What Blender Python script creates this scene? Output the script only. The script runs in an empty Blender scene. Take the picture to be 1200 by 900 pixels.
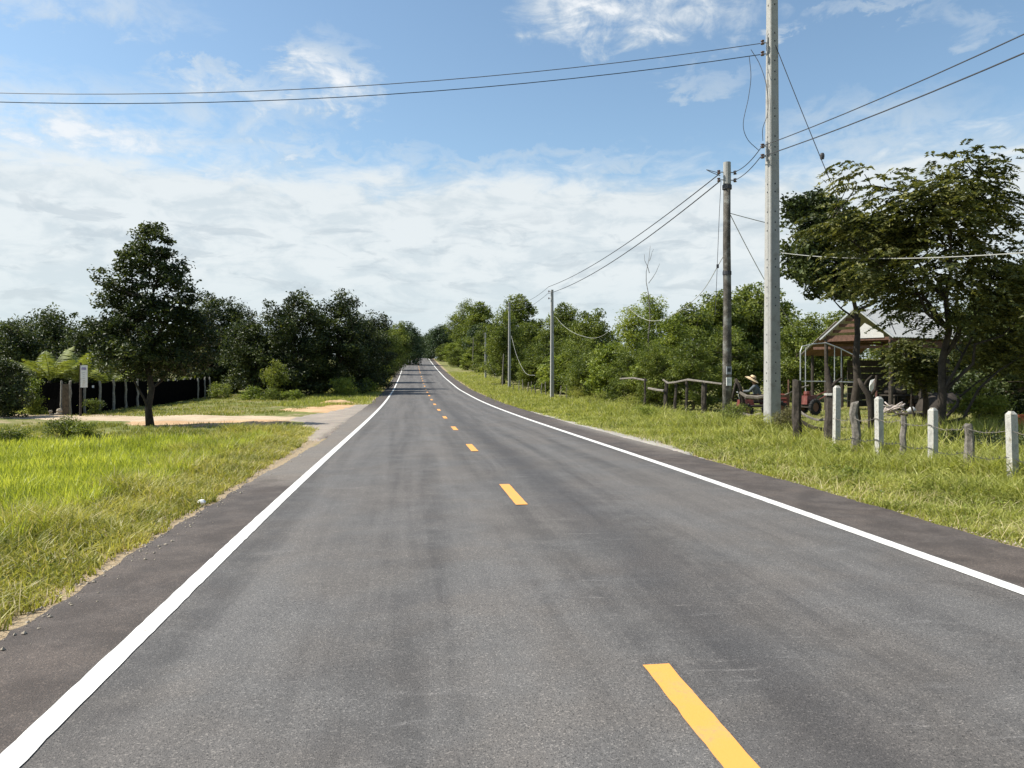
import bpy, math, random
import numpy as np
from mathutils import Vector
R = math.radians
C = bpy.context.scene.collection
scene = bpy.context.scene
rng = np.random.default_rng(7)
random.seed(7)

# ------------------------------------------------------------------ camera
cam = bpy.data.cameras.new("camera"); cam.lens = 26.1; cam.sensor_width = 36.0
cam.shift_y = -20 / 1200; cam.clip_start = 0.05; cam.clip_end = 3000
camo = bpy.data.objects.new("camera", cam); C.objects.link(camo)
camo.location = (-1.41, 0, 1.6); camo.rotation_euler = (R(90), 0, R(-7.7))
scene.camera = camo
scene.view_settings.view_transform = 'Standard'; scene.view_settings.look = 'None'
scene.view_settings.exposure = 0.68; scene.view_settings.gamma = 1.0

# ------------------------------------------------------------------ node helper
class NT:
    def __init__(s, tree): s.t = tree; s.n = tree.nodes; s.l = tree.links
    def node(s, typ, **kw):
        n = s.n.new(typ)
        for k, v in kw.items():
            setattr(n, k, v)
        return n
    def put(s, sock, v):
        if v is None: return
        if hasattr(v, 'is_output'): s.l.new(v, sock)
        elif isinstance(v, (tuple, list)) and len(v) == 3 and sock.type == 'RGBA': sock.default_value = (*v, 1)
        else: sock.default_value = v
    def m(s, op, a, b=None, c=None, clamp=False):
        n = s.node('ShaderNodeMath', operation=op); n.use_clamp = clamp
        for i, v in enumerate((a, b, c)): s.put(n.inputs[i], v)
        return n.outputs[0]
    def ss(s, x, a, b, lo=0.0, hi=1.0):
        n = s.node('ShaderNodeMapRange', interpolation_type='SMOOTHSTEP')
        s.put(n.inputs['Value'], x); s.put(n.inputs['From Min'], a); s.put(n.inputs['From Max'], b)
        s.put(n.inputs['To Min'], lo); s.put(n.inputs['To Max'], hi)
        return n.outputs[0]
    def mix(s, f, a, b, mode='MIX'):
        n = s.node('ShaderNodeMix', data_type='RGBA', blend_type=mode)
        s.put(n.inputs[0], f); s.put(n.inputs[6], a); s.put(n.inputs[7], b)
        return n.outputs[2]
    def noise(s, vec, scale, detail=4, rough=.55, dist=0.0):
        n = s.node('ShaderNodeTexNoise'); s.put(n.inputs['Vector'], vec)
        n.inputs['Scale'].default_value = scale; n.inputs['Detail'].default_value = detail
        n.inputs['Roughness'].default_value = rough; n.inputs['Distortion'].default_value = dist
        return n.outputs['Fac']
    def sep(s, v):
        n = s.node('ShaderNodeSeparateXYZ'); s.put(n.inputs[0], v); return n.outputs
    def comb(s, x, y, z=0.0):
        n = s.node('ShaderNodeCombineXYZ')
        for i, v in enumerate((x, y, z)): s.put(n.inputs[i], v)
        return n.outputs[0]
    def ramp(s, f, stops):
        n = s.node('ShaderNodeValToRGB'); s.put(n.inputs[0], f)
        e = n.color_ramp.elements
        while len(e) < len(stops): e.new(0.5)
        for i, (p, c) in enumerate(stops): e[i].position = p; e[i].color = (*c, 1)
        return n.outputs[0]

# ------------------------------------------------------------------ sky and sun
SUN_EL, SUN_AZ = 50.0, -79.0                # azimuth measured from +Y towards +X
world = bpy.data.worlds.new("World"); scene.world = world; world.use_nodes = True
t = NT(world.node_tree); t.n.clear()
sky = t.node('ShaderNodeTexSky', sky_type='NISHITA'); sky.sun_disc = False
sky.sun_elevation = R(SUN_EL); sky.sun_rotation = R(SUN_AZ); sky.dust_density = 0.6; sky.ozone_density = 1.6; sky.air_density = 1.0
tc = t.node('ShaderNodeTexCoord').outputs['Generated']
dx, dy, dz = t.sep(tc)
az = t.m('MULTIPLY', t.m('ARCTAN2', dx, dy), 57.2958)
el = t.m('MULTIPLY', t.m('ARCSINE', dz), 57.2958)
# cloud deck seen at a shallow angle: noise on a plane overhead, so that it flattens towards the horizon
inv = t.m('DIVIDE', 1.0, t.m('ADD', t.m('MAXIMUM', dz, 0.0), 0.07))
pl = t.comb(t.m('MULTIPLY', dx, inv), t.m('MULTIPLY', dy, inv), 0.0)
str_c = t.comb(t.m('MULTIPLY', az, 0.35), el, 0.0)
n_big = t.noise(str_c, 0.16, 6, .6, .3)
n_mid = t.noise(str_c, 0.55, 7, .62, .5)
n_iso = t.noise(t.comb(t.m('MULTIPLY', az, 0.7), el, 3.0), 0.5, 8, .62, .4)
n_pl = t.noise(pl, 1.1, 6, .6, .2)
def c0(v, k): return t.m('MULTIPLY', t.m('SUBTRACT', v, 0.5), k)
waz = t.m('ADD', az, c0(n_mid, 14.0)); wel = t.m('ADD', el, c0(n_iso, 7.0))
def blob(c, ru, rv, amp):
    a = t.m('DIVIDE', t.m('SUBTRACT', waz, c[0]), ru); b = t.m('DIVIDE', t.m('SUBTRACT', wel, c[1]), rv)
    d = t.m('ADD', t.m('MULTIPLY', a, a), t.m('MULTIPLY', b, b))
    return t.m('MULTIPLY', t.m('SUBTRACT', 1.0, t.ss(d, 0.0, 1.0)), amp)
acc = None
for c, ru, rv, amp in [
    ((-6.0,20.7), 4.2, 3.2, 1.1), ((-11.3,19.2), 9, 1.6, .8), ((17.2,26.0), 11, 4.0, 1.0), ((-24.1,15.8), 17, 3.6, .95), ((-14.2,20.2), 4, 1.1, .8),
    ((-8.6,15.7), 6, 1.0, .75), ((-22.9,23.5), 9, 2.4, .6), ((-14.8,17.7), 12, 1.8, .6), ((32.9,16.2), 10, 3.0, .55),
    ((29.3,23.2), 2.6, .8, .6), ((39.0,21.7), 3, 1.4, .4), ((32.9,23.7), 6, .8, .5), ((-0.8,15.7), 7, 1.2, .5),
    ((21.9,20.8), 4, 1.2, .4), ((-23.2,14.7), 22, 3.5, .9), ((41.8,11.6), 9, 5, .8), ((11.0,15.4), 14, 1.3, .55)]:
    b = blob(c, ru, rv, amp)
    acc = b if acc is None else t.m('MAXIMUM', acc, b)
wisp = t.m('MULTIPLY', acc, t.ss(t.m('ADD', t.m('MULTIPLY', n_iso, .55), t.m('MULTIPLY', n_mid, .45)), .37, .64))
edge = t.m('ADD', el, t.m('ADD', c0(n_mid, 5.5), c0(n_big, 6.0)))
bank = t.ss(edge, 15.6, 12.6)
high = t.m('MULTIPLY', t.ss(n_pl, .55, .75), t.ss(el, 30, 45, 0, .6))
cover = t.m('MAXIMUM', t.m('MAXIMUM', wisp, t.m('MULTIPLY', bank, .93)), high, clamp=True)
grey = t.ss(t.m('ADD', t.m('MULTIPLY', n_mid, .7), t.m('MULTIPLY', n_iso, .3)), .44, .60)
low = t.ss(el, 8.0, 1.5)
n_st = t.noise(t.comb(t.m('MULTIPLY', az, 0.24), t.m('MULTIPLY', el, .8), 7.0), 0.9, 6, .6, .6)
streak = t.m('MULTIPLY', t.m('MULTIPLY', t.ss(n_st, .52, .64), t.ss(el, 13.0, 10.0)), t.ss(el, 2.5, 5.0))
cl = t.mix(grey, (5.2, 5.5, 5.6), (4.3, 4.75, 5.0))
cl = t.mix(t.m('MULTIPLY', low, .75), cl, (4.05, 4.7, 5.1))
cl = t.mix(t.m('MULTIPLY', streak, .5), cl, (3.2, 3.65, 4.0))
cl = t.mix(t.ss(wisp, .3, 1.0), cl, (5.7, 5.9, 6.1))
skyc = t.mix(1.0, sky.outputs[0], (1.08, 1.13, 1.06), 'MULTIPLY')
final = t.mix(cover, skyc, cl)
bg = t.node('ShaderNodeBackground'); t.l.new(final, bg.inputs[0]); bg.inputs[1].default_value = 0.1
out = t.node('ShaderNodeOutputWorld'); t.l.new(bg.outputs[0], out.inputs[0])

sl = bpy.data.lights.new("sun", 'SUN'); sl.energy = 5.0; sl.angle = R(0.53); sl.color = (1.0, 0.95, 0.86)
so = bpy.data.objects.new("sun", sl); C.objects.link(so)
sd = Vector((math.sin(R(SUN_AZ)) * math.cos(R(SUN_EL)), math.cos(R(SUN_AZ)) * math.cos(R(SUN_EL)), math.sin(R(SUN_EL))))
so.rotation_euler = sd.to_track_quat('Z', 'Y').to_euler(); so.location = (-30, 10, 40)

# ------------------------------------------------------------------ terrain height
_Y = np.arange(-400, 1200, 1.0)
_P = np.interp(_Y, [-400, 0, 5, 10, 16, 23, 30, 40, 50, 70, 100, 134, 200, 225, 260, 1200],
               [0, 0, -.01, -.06, -.17, -.30, -.42, -.54, -.59, -.50, .17, 1.3, 3.95, 4.3, 4.1, 4.0])
_k = np.exp(-np.arange(-9, 10) ** 2 / (2 * 3.2 ** 2)); _k /= _k.sum()
_S = np.convolve(np.pad(_P, 9, mode='edge'), _k, mode='valid')
def prof(y): return np.interp(y, _Y, _S)
def wob(a, s): return np.sin(a * 1.7 + s) * .5 + np.sin(a * 3.9 + s * 2.3) * .3 + np.sin(a * 9.1 + s * 5.1) * .2
def gz(x, y):
    x = np.asarray(x, float); y = np.asarray(y, float)
    left = np.interp(-x, [3.4, 3.9, 4.6, 6.0, 8, 22, 40], [-.09, -.07, -.12, -.26, -.30, -.28, -.1])
    leftb = np.interp(-x, [3.4, 3.9, 4.6, 9, 40], [-.09, -.07, -.08, -.10, -.05])
    k = np.clip((y - 19) / 5, 0, 1); k = k * k * (3 - 2 * k)
    left = left * (1 - k) + leftb * k
    right = np.interp(x, [3.4, 4.1, 4.6, 6.0, 9, 40], [-.09, -.07, -.10, -.14, -.06, .05])
    s = np.where(x < 0, left, right)
    far = np.clip((np.abs(x) - 4.3) / 1.5, 0, 1)
    bump = far * (.03 * np.sin(x * .9 + 1.3) * np.sin(y * .7) + .02 * np.sin(x * 2.3 + y * 1.9))
    return prof(y) + s + bump
def G(p): return float(gz(p[0], p[1]))

# ------------------------------------------------------------------ mesh helpers
def tri_mesh(name, V, F):
    me = bpy.data.meshes.new(name)
    V = np.asarray(V, np.float32); F = np.asarray(F, np.int32)
    n = len(F)
    me.vertices.add(len(V)); me.vertices.foreach_set('co', V.ravel())
    me.loops.add(n * 3); me.loops.foreach_set('vertex_index', F.ravel())
    me.polygons.add(n); me.polygons.foreach_set('loop_start', np.arange(n, dtype=np.int32) * 3)
    me.polygons.foreach_set('use_smooth', np.zeros(n, bool))
    me.update(calc_edges=True)
    return me
def link(name, me, mat, parent=None, smooth=False):
    if mat is not None and not me.materials: me.materials.append(mat)
    if smooth: me.polygons.foreach_set('use_smooth', np.ones(len(me.polygons), bool)); me.update()
    me.name = name
    o = bpy.data.objects.new(name, me); C.objects.link(o)
    if parent is not None: o.parent = parent
    return o
def tag(o, label=None, cat=None, group=None, kind=None):
    if label: o['label'] = label
    if cat: o['category'] = cat
    if group: o['group'] = group
    if kind: o['kind'] = kind
    return o
def thing(name, label, cat, loc=(0, 0, 0), rz=0.0, group=None):
    o = bpy.data.objects.new(name, None); C.objects.link(o)
    o.empty_display_size = .2; o.location = loc; o.rotation_euler = (0, 0, rz)
    return tag(o, label, cat, group)
def dup(root, loc, rz, sc, label, cat=None, group=None):
    r = root.copy(); C.objects.link(r); r.location = loc; r.rotation_euler = (0, 0, rz)
    r.scale = (sc, sc, sc) if not isinstance(sc, tuple) else sc
    r['label'] = label
    if cat: r['category'] = cat
    if group: r['group'] = group
    elif 'group' in r: del r['group']
    for ch in list(root.children):
        c = ch.copy(); C.objects.link(c); c.parent = r
        for g_ in ch.children:
            d = g_.copy(); C.objects.link(d); d.parent = c
    return r
class MB:
    def __init__(s): s.V = []; s.F = []; s.n = 0
    def add(s, V, F):
        V = np.asarray(V, float).reshape(-1, 3)
        for f in F:
            f = [int(i) + s.n for i in f]
            for k in range(1, len(f) - 1): s.F.append((f[0], f[k], f[k + 1]))
        s.V.append(V); s.n += len(V)
        return s
    def box(s, c, d, rz=0.0, ry=0.0, rx=0.0, taper=1.0):
        v = np.array([(a, b, e) for e in (-.5, .5) for b in (-.5, .5) for a in (-.5, .5)], float)
        v[4:, :2] *= taper
        v *= np.array(d, float)
        for ax, an in ((0, rx), (1, ry), (2, rz)):
            if an:
                ca, sa = math.cos(an), math.sin(an)
                i, j = [(1, 2), (2, 0), (0, 1)][ax]
                a = v[:, i] * ca - v[:, j] * sa; b = v[:, i] * sa + v[:, j] * ca
                v[:, i], v[:, j] = a, b
        v += np.array(c, float)
        return s.add(v, [(0, 2, 3, 1), (4, 5, 7, 6), (0, 1, 5, 4), (2, 6, 7, 3), (0, 4, 6, 2), (1, 3, 7, 5)])
    def tube(s, pts, rad, sides=6, cap=True):
        pts = np.asarray(pts, float); n = len(pts)
        rad = np.full(n, rad, float) if np.isscalar(rad) else np.asarray(rad, float)
        T = np.gradient(pts, axis=0); T /= np.linalg.norm(T, axis=1)[:, None] + 1e-9
        up = np.array((0, 0, 1.)) if abs(T[0][2]) < .9 else np.array((1., 0, 0))
        A = np.cross(T, up); A /= np.linalg.norm(A, axis=1)[:, None] + 1e-9
        B = np.cross(T, A)
        an = np.arange(sides) * 2 * math.pi / sides + math.pi / sides
        ring = pts[:, None, :] + rad[:, None, None] * (np.cos(an)[None, :, None] * A[:, None, :] + np.sin(an)[None, :, None] * B[:, None, :])
        F = []
        for i in range(n - 1):
            for k in range(sides):
                a = i * sides + k; b = i * sides + (k + 1) % sides
                F.append((a, b, b + sides, a + sides))
        if cap: F.append(tuple(range(sides))[::-1]); F.append(tuple((n - 1) * sides + k for k in range(sides)))
        return s.add(ring.reshape(-1, 3), F)
    def lathe(s, c, prof_, seg=12, axis=2):
        V = []; F = []
        for r_, h in prof_:
            for k in range(seg):
                a = 2 * math.pi * k / seg
                p = [r_ * math.cos(a), r_ * math.sin(a), h]
                if axis == 0: p = [p[2], p[0], p[1]]
                if axis == 1: p = [p[1], p[2], p[0]]
                V.append([p[i] + c[i] for i in range(3)])
        for i in range(len(prof_) - 1):
            for k in range(seg):
                a = i * seg + k; b = i * seg + (k + 1) % seg
                F.append((a, b, b + seg, a + seg))
        return s.add(V, F)
    def poly(s, pts, depth):                # a planar outline given its own thickness
        p = np.asarray(pts, float); d = np.asarray(depth, float); n = len(p)
        return s.add(np.vstack([p, p + d]), [tuple(range(n)), tuple(range(n, 2 * n))[::-1]] + [(i, (i + 1) % n + 0, (i + 1) % n + n, i + n) for i in range(n)])
    def mesh(s, name): return tri_mesh(name, np.vstack(s.V), np.array(s.F))
    def build(s, name, mat, parent=None, smooth=False): return link(name, s.mesh(name), mat, parent, smooth)

# ------------------------------------------------------------------ materials
def base_mat(name):
    m = bpy.data.materials.new(name); m.use_nodes = True
    t = NT(m.node_tree); p = t.n['Principled BSDF']
    return m, t, p
def simple(name, col, rough=.8, vary=.25, scale=8.0, bump=.3, metal=0.0, spec=.3, dirt=None):
    m, t, p = base_mat(name)
    g = t.node('ShaderNodeNewGeometry').outputs['Position']
    n1 = t.noise(g, scale, 5, .65); n2 = t.noise(g, scale * 9, 3, .6)
    f = t.m('ADD', t.m('MULTIPLY', n1, .65), t.m('MULTIPLY', n2, .35))
    a = tuple(c * (1 - vary) for c in col); b = tuple(min(1, c * (1 + vary)) for c in col)
    c = t.mix(t.ss(f, .35, .65), a, b)
    if dirt: c = t.mix(t.ss(n1, .5, .68), c, dirt)
    t.put(p.inputs['Base Color'], c); p.inputs['Roughness'].default_value = rough
    p.inputs['Metallic'].default_value = metal; p.inputs['Specular IOR Level'].default_value = spec
    if bump:
        b_ = t.node('ShaderNodeBump'); b_.inputs['Strength'].default_value = bump; b_.inputs['Distance'].default_value = .02
        t.l.new(n2, b_.inputs['Height']); t.l.new(b_.outputs[0], p.inputs['Normal'])
    return m
def leaf_mat(name, dark, mid, light, trans=.3, patch=.7, rare=None, rarep=.97, rough=.5, spec=.3):
    m, t, p = base_mat(name)
    gn = t.node('ShaderNodeNewGeometry')
    rnd = gn.outputs['Random Per Island']
    n1 = t.noise(gn.outputs['Position'], patch, 3, .5)
    f = t.m('ADD', t.m('MULTIPLY', rnd, .55), t.m('MULTIPLY', t.ss(n1, .3, .7), .45))
    c = t.ramp(f, [(0.05, dark), (.5, mid), (.95, light)])
    if rare: c = t.mix(t.ss(rnd, rarep, rarep + .01), c, rare)
    t.put(p.inputs['Base Color'], c); p.inputs['Roughness'].default_value = rough
    p.inputs['Specular IOR Level'].default_value = spec
    tr = t.node('ShaderNodeBsdfTranslucent'); t.put(tr.inputs[0], t.mix(1.0, c, (1.3, 1.3, .65), 'MULTIPLY'))
    mx = t.node('ShaderNodeMixShader'); mx.inputs[0].default_value = trans
    t.l.new(p.outputs[0], mx.inputs[1]); t.l.new(tr.outputs[0], mx.inputs[2])
    t.l.new(mx.outputs[0], t.n['Material Output'].inputs[0])
    return m
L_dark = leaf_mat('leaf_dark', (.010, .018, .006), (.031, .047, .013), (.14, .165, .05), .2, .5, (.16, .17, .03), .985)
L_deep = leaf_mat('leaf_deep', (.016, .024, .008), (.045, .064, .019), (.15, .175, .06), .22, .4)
L_mid = leaf_mat('leaf_mid', (.036, .055, .012), (.115, .148, .028), (.27, .30, .07), .34, .5, (.2, .2, .05), .985)
L_fresh = leaf_mat('leaf_fresh', (.06, .09, .015), (.17, .215, .036), (.34, .37, .08), .35, .6)
L_yel = leaf_mat('leaf_yellowish', (.07, .095, .018), (.14, .17, .03), (.26, .27, .06), .35, .8)
L_big = leaf_mat('leaf_pinnate', (.018, .027, .008), (.070, .082, .020), (.23, .22, .065), .3, .7, (.24, .23, .05), .985)
L_far = leaf_mat('leaf_far_hazed', (.030, .052, .024), (.052, .082, .034), (.085, .115, .048), .2, .12)  # bluish distance haze put into the leaf colours
L_palm = leaf_mat('leaf_palm', (.07, .10, .018), (.18, .21, .04), (.36, .38, .10), .3, .6)
G_rice = leaf_mat('rice_blade', (.17, .20, .03), (.37, .41, .06), (.58, .58, .13), .4, .55, (.42, .40, .12), .96)
G_verge = leaf_mat('verge_grass', (.14, .16, .03), (.32, .31, .07), (.54, .49, .17), .35, 1.1, (.50, .42, .22), .90)
G_short = leaf_mat('short_grass', (.14, .16, .03), (.26, .27, .065), (.42, .39, .13), .3, .35, (.42, .36, .17), .90)
G_weed = leaf_mat('weed_grass', (.135, .16, .03), (.31, .33, .075), (.50, .49, .16), .38, .8, (.45, .40, .2), .93)
G_dry = leaf_mat('dry_grass', (.07, .06, .025), (.13, .12, .045), (.22, .21, .08), .2, 1.0)
bark = simple('bark', (.085, .068, .05), .95, .4, 6, .8)
bark_dark = simple('bark_dark', (.045, .036, .028), .95, .4, 6, .8)
bark_grey = simple('bark_grey', (.16, .14, .115), .95, .35, 6, .8)
concrete = simple('pole_concrete', (.34, .335, .315), .85, .14, 3, .3, dirt=(.25, .24, .22))
conc_white = simple('post_concrete', (.44, .43, .39), .9, .3, 9, .6, dirt=(.26, .24, .19))
wood_grey = simple('weathered_wood', (.19, .17, .145), .9, .4, 14, .8)
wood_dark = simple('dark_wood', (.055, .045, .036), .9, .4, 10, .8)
pole_dark = simple('tarred_pole_wood', (.10, .09, .075), .9, .5, 4, .7, dirt=(.2, .2, .18))
black = simple('black_net', (.005, .005, .005), 1.0, .4, 20, .3, spec=0.0)
rubber = simple('rubber', (.02, .02, .02), .8, .3, 20, .3)
steel = simple('galvanised_steel', (.42, .43, .43), .5, .15, 8, .2, metal=.5, spec=.5)
wire_m = simple('wire_dark', (.05, .05, .055), .6, .1, 5, 0)
wire_w = simple('wire_pale', (.33, .33, .30), .6, .1, 5, 0)
white_p = simple('white_paint', (.75, .75, .72), .6, .08, 4, .2, dirt=(.6, .57, .5))
tin = simple('roof_tin', (.50, .49, .46), .5, .12, 2.5, .2, metal=.15, spec=.5, dirt=(.46, .44, .40))
tin_rust = simple('roof_rusty', (.16, .09, .06), .85, .35, 3, .4)
red_p = simple('red_machine_paint', (.14, .028, .02), .55, .3, 8, .2, spec=.5, dirt=(.16, .06, .04))
orange_p = simple('terracotta', (.42, .13, .06), .8, .25, 8, .3)
ins_m = simple('insulator_porcelain', (.10, .06, .05), .3, .1, 5, 0, spec=.6)
skin_m = simple('skin', (.24, .13, .08), .6, .1, 8, 0)
shirt_m = simple('grey_shirt', (.10, .115, .125), .9, .2, 10, .3)
trouser_m = simple('dark_trousers', (.055, .04, .04), .9, .25, 10, .3)
straw = simple('straw_hat', (.62, .47, .28), .85, .2, 40, .5)
hat_in = simple('hat_band', (.16, .07, .05), .85, .2, 40, .3)
purple = simple('purple_print', (.12, .08, .33), .7, .1, 8, 0)
gold_dk = simple('grey_print', (.35, .36, .38), .7, .1, 8, 0)
tarp = simple('dull_tarp', (.035, .028, .022), .85, .4, 4, .4)
stone_m = simple('stone', (.36, .31, .24), .9, .3, 30, .5)

def ground_material():
    m, t, p = base_mat('ground_soil')
    pos = t.node('ShaderNodeNewGeometry').outputs['Position']
    x, y, z = t.sep(pos)
    n1 = t.noise(pos, .35, 5, .6); n2 = t.noise(pos, 2.2, 6, .65); n3 = t.noise(pos, 30, 4, .7)
    grass = t.mix(t.ss(n2, .35, .65), (.09, .11, .028), (.19, .20, .06))
    grass = t.mix(t.ss(n1, .35, .65), grass, (.16, .16, .055))
    dirt = t.mix(t.ss(n3, .3, .7), (.25, .185, .115), (.40, .32, .21))
    bare = t.m('MULTIPLY', t.ss(n2, .50, .60), t.ss(n1, .46, .56))
    # worn soil next to the asphalt
    dl = t.m('ABSOLUTE', t.m('ADD', x, 3.95)); dr = t.m('ABSOLUTE', t.m('SUBTRACT', x, 4.25))
    d = t.m('ADD', t.m('MINIMUM', dl, dr), c1(t, n2, .6))
    bare = t.m('MAXIMUM', bare, t.ss(d, .5, .12), clamp=True)
    c = t.mix(bare, grass, dirt)
    c = t.mix(t.ss(n3, .55, .8), c, (.30, .25, .16))
    t.put(p.inputs['Base Color'], c); p.inputs['Roughness'].default_value = .95; p.inputs['Specular IOR Level'].default_value = .1
    b = t.node('ShaderNodeBump'); b.inputs['Strength'].default_value = .6; b.inputs['Distance'].default_value = .03
    t.l.new(n3, b.inputs['Height']); t.l.new(b.outputs[0], p.inputs['Normal'])
    return m
def c1(t, v, k): return t.m('MULTIPLY', t.m('SUBTRACT', v, 0.5), k)
def dirt_material(name, a, b, grav=.0):
    m, t, p = base_mat(name)
    pos = t.node('ShaderNodeNewGeometry').outputs['Position']
    n2 = t.noise(pos, 1.2, 6, .6); n3 = t.noise(pos, 45, 4, .7)
    v = t.node('ShaderNodeTexVoronoi'); t.l.new(pos, v.inputs['Vector']); v.inputs['Scale'].default_value = 38
    c = t.mix(t.ss(n2, .35, .65), a, b)
    c = t.mix(t.m('MULTIPLY', t.ss(n3, .45, .7), .45), c, tuple(q * .6 for q in a))
    if grav: c = t.mix(grav, c, t.mix(.7, v.outputs['Color'], (.45, .42, .38)))
    t.put(p.inputs['Base Color'], c); p.inputs['Roughness'].default_value = .95; p.inputs['Specular IOR Level'].default_value = .15
    bm_ = t.node('ShaderNodeBump'); bm_.inputs['Strength'].default_value = .5; bm_.inputs['Distance'].default_value = .02
    t.l.new(t.m('ADD', n3, t.m('MULTIPLY', v.outputs['Distance'], .6)), bm_.inputs['Height']); t.l.new(bm_.outputs[0], p.inputs['Normal'])
    return m
def asphalt_material():
    m, t, p = base_mat('asphalt')
    pos = t.node('ShaderNodeNewGeometry').outputs['Position']
    x, y, z = t.sep(pos)
    fine = t.noise(pos, 95, 3, .75); fine2 = t.noise(pos, 260, 2, .7)
    v = t.node('ShaderNodeTexVoronoi'); t.l.new(pos, v.inputs['Vector']); v.inputs['Scale'].default_value = 125
    vr = t.sep(v.outputs['Color'])[0]
    med = t.noise(pos, 2.3, 6, .65); big = t.noise(pos, .35, 4, .6)
    st = t.noise(t.comb(t.m('MULTIPLY', x, 2.4), t.m('MULTIPLY', y, .09), 0), 1.0, 6, .6, .3)
    st2 = t.noise(t.comb(t.m('MULTIPLY', x, 14), t.m('MULTIPLY', y, .6), 0), 1.0, 4, .6)
    c = t.mix(t.ss(st, .34, .66), (.080, .076, .073), (.128, .121, .114))
    c = t.mix(t.m('MULTIPLY', t.ss(med, .42, .66), .4), c, (.155, .147, .138))
    c = t.mix(t.m('MULTIPLY', t.ss(st2, .55, .75), .22), c, (.15, .145, .14))
    # wheel tracks polished pale, binder-rich darker seam beside the centre line
    def band(x0, w): return t.ss(t.m('ABSOLUTE', t.m('ADD', t.m('SUBTRACT', x, x0), c1(t, big, .5))), w, 0.0)
    tr = t.m('MAXIMUM', t.m('MAXIMUM', band(-2.35, .5), band(-.85, .45)), t.m('MAXIMUM', band(1.6, .45), band(2.4, .35)))
    c = t.mix(t.m('MULTIPLY', tr, .32), c, (.165, .157, .148))
    c = t.mix(t.m('MULTIPLY', band(.5, .45), .55), c, (.055, .053, .054))
    sc_ = t.noise(t.comb(t.m('MULTIPLY', x, 1.5), t.m('MULTIPLY', y, 8.0), 3.0), 1.0, 5, .7, .8)
    c = t.mix(t.m('MULTIPLY', t.m('MULTIPLY', t.ss(sc_, .58, .70), t.ss(big, .40, .58)), .5), c, (.21, .20, .19))
    c = t.mix(t.m('MULTIPLY', t.ss(t.noise(pos, .9, 5, .6), .52, .68), .22), c, (.062, .059, .058))
    # darker brownish shoulder strips
    xs = t.m('ADD', x, c1(t, med, .05))
    sh = t.m('MAXIMUM', t.ss(xs, -3.06, -3.14), t.ss(xs, 3.06, 3.14))
    shc = t.mix(t.ss(med, .35, .65), (.062, .050, .043), (.105, .086, .074))
    c = t.mix(t.m('MULTIPLY', sh, .85), c, shc)
    # dust blown off the dirt track over the left shoulder and along the right edge further on
    dn = t.m('ADD', y, c1(t, med, 2.0))
    dust = t.m('MULTIPLY', t.m('MULTIPLY', t.ss(dn, 10.5, 12.5), t.ss(dn, 46, 32)), t.ss(xs, -2.95, -3.15))
    dr = t.m('MULTIPLY', t.m('MULTIPLY', t.ss(dn, 13, 17), t.ss(dn, 30, 24)), t.ss(t.m('ADD', x, c1(t, big, .5)), 3.5, 4.1))
    c = t.mix(t.m('MULTIPLY', t.m('MAXIMUM', dust, dr), .75), c, t.mix(med, (.17, .155, .135), (.25, .225, .195)))
    sp = t.mix(t.ss(vr, .80, .97), (.90, .90, .90), (1.55, 1.52, 1.48))
    c = t.mix(1.0, c, sp, 'MULTIPLY')
    hue = t.noise(pos, .7, 4, .6, .4)
    c = t.mix(.25, c, t.mix(1.0, c, t.mix(t.ss(hue, .38, .62), (1.10, .99, .90), (.95, 1.0, 1.07)), 'MULTIPLY'))
    c = t.mix(t.m('MULTIPLY', t.ss(fine, .47, .36), .8), c, (.03, .028, .026))
    t.put(p.inputs['Base Color'], c)
    t.put(p.inputs['Roughness'], t.ss(fine, .3, .7, .7, .92)); p.inputs['Specular IOR Level'].default_value = .25
    b = t.node('ShaderNodeBump'); b.inputs['Strength'].default_value = .55; b.inputs['Distance'].default_value = .006
    t.l.new(t.m('ADD', t.m('ADD', fine, t.m('MULTIPLY', fine2, .4)), t.m('MULTIPLY', v.outputs['Distance'], .8)), b.inputs['Height'])
    t.l.new(b.outputs[0], p.inputs['Normal'])
    return m
def paint_material(name, col, worn):
    m, t, p = base_mat(name)
    pos = t.node('ShaderNodeNewGeometry').outputs['Position']
    n = t.noise(pos, 40, 5, .7); n2 = t.noise(pos, 3, 5, .65)
    k = t.m('ADD', t.m('MULTIPLY', n, .6), t.m('MULTIPLY', n2, .4))
    c = t.mix(t.ss(k, .52, .66), col, worn)
    c = t.mix(t.m('MULTIPLY', t.ss(n2, .4, .7), .15), c, (.3, .28, .25))
    t.put(p.inputs['Base Color'], c); p.inputs['Roughness'].default_value = .7
    b = t.node('ShaderNodeBump'); b.inputs['Strength'].default_value = .3; b.inputs['Distance'].default_value = .004
    t.l.new(n, b.inputs['Height']); t.l.new(b.outputs[0], p.inputs['Normal'])
    return m

# ------------------------------------------------------------------ ground, road, tracks
def grid(xs, ys, zf, name):
    X, Y = np.meshgrid(xs, ys); Z = zf(X, Y)
    nx, ny = len(xs), len(ys)
    i = np.arange(ny - 1)[:, None] * nx + np.arange(nx - 1)[None, :]; i = i.ravel()
    F = np.vstack([np.stack([i, i + 1, i + nx + 1], 1), np.stack([i, i + nx + 1, i + nx], 1)])
    return tri_mesh(name, np.stack([X.ravel(), Y.ravel(), Z.ravel()], 1), F)
xs = np.concatenate([[-900, -400, -200, -120, -80, -55], np.arange(-42, -8, 1.0), np.arange(-8, 10, .25), np.arange(10, 42, 1.0), [55, 80, 120, 200, 400, 900]])
ys = np.concatenate([[-300, -120, -60, -30, -15], np.arange(-8, 40, .5), np.arange(40, 110, 2), np.arange(110, 300, 5), [320, 360, 420, 520, 700, 1150]])
tag(link('ground', grid(xs, ys, gz, 'ground'), ground_material(), smooth=True), 'grassy soil verge and fields either side of the road', kind='structure')

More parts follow.
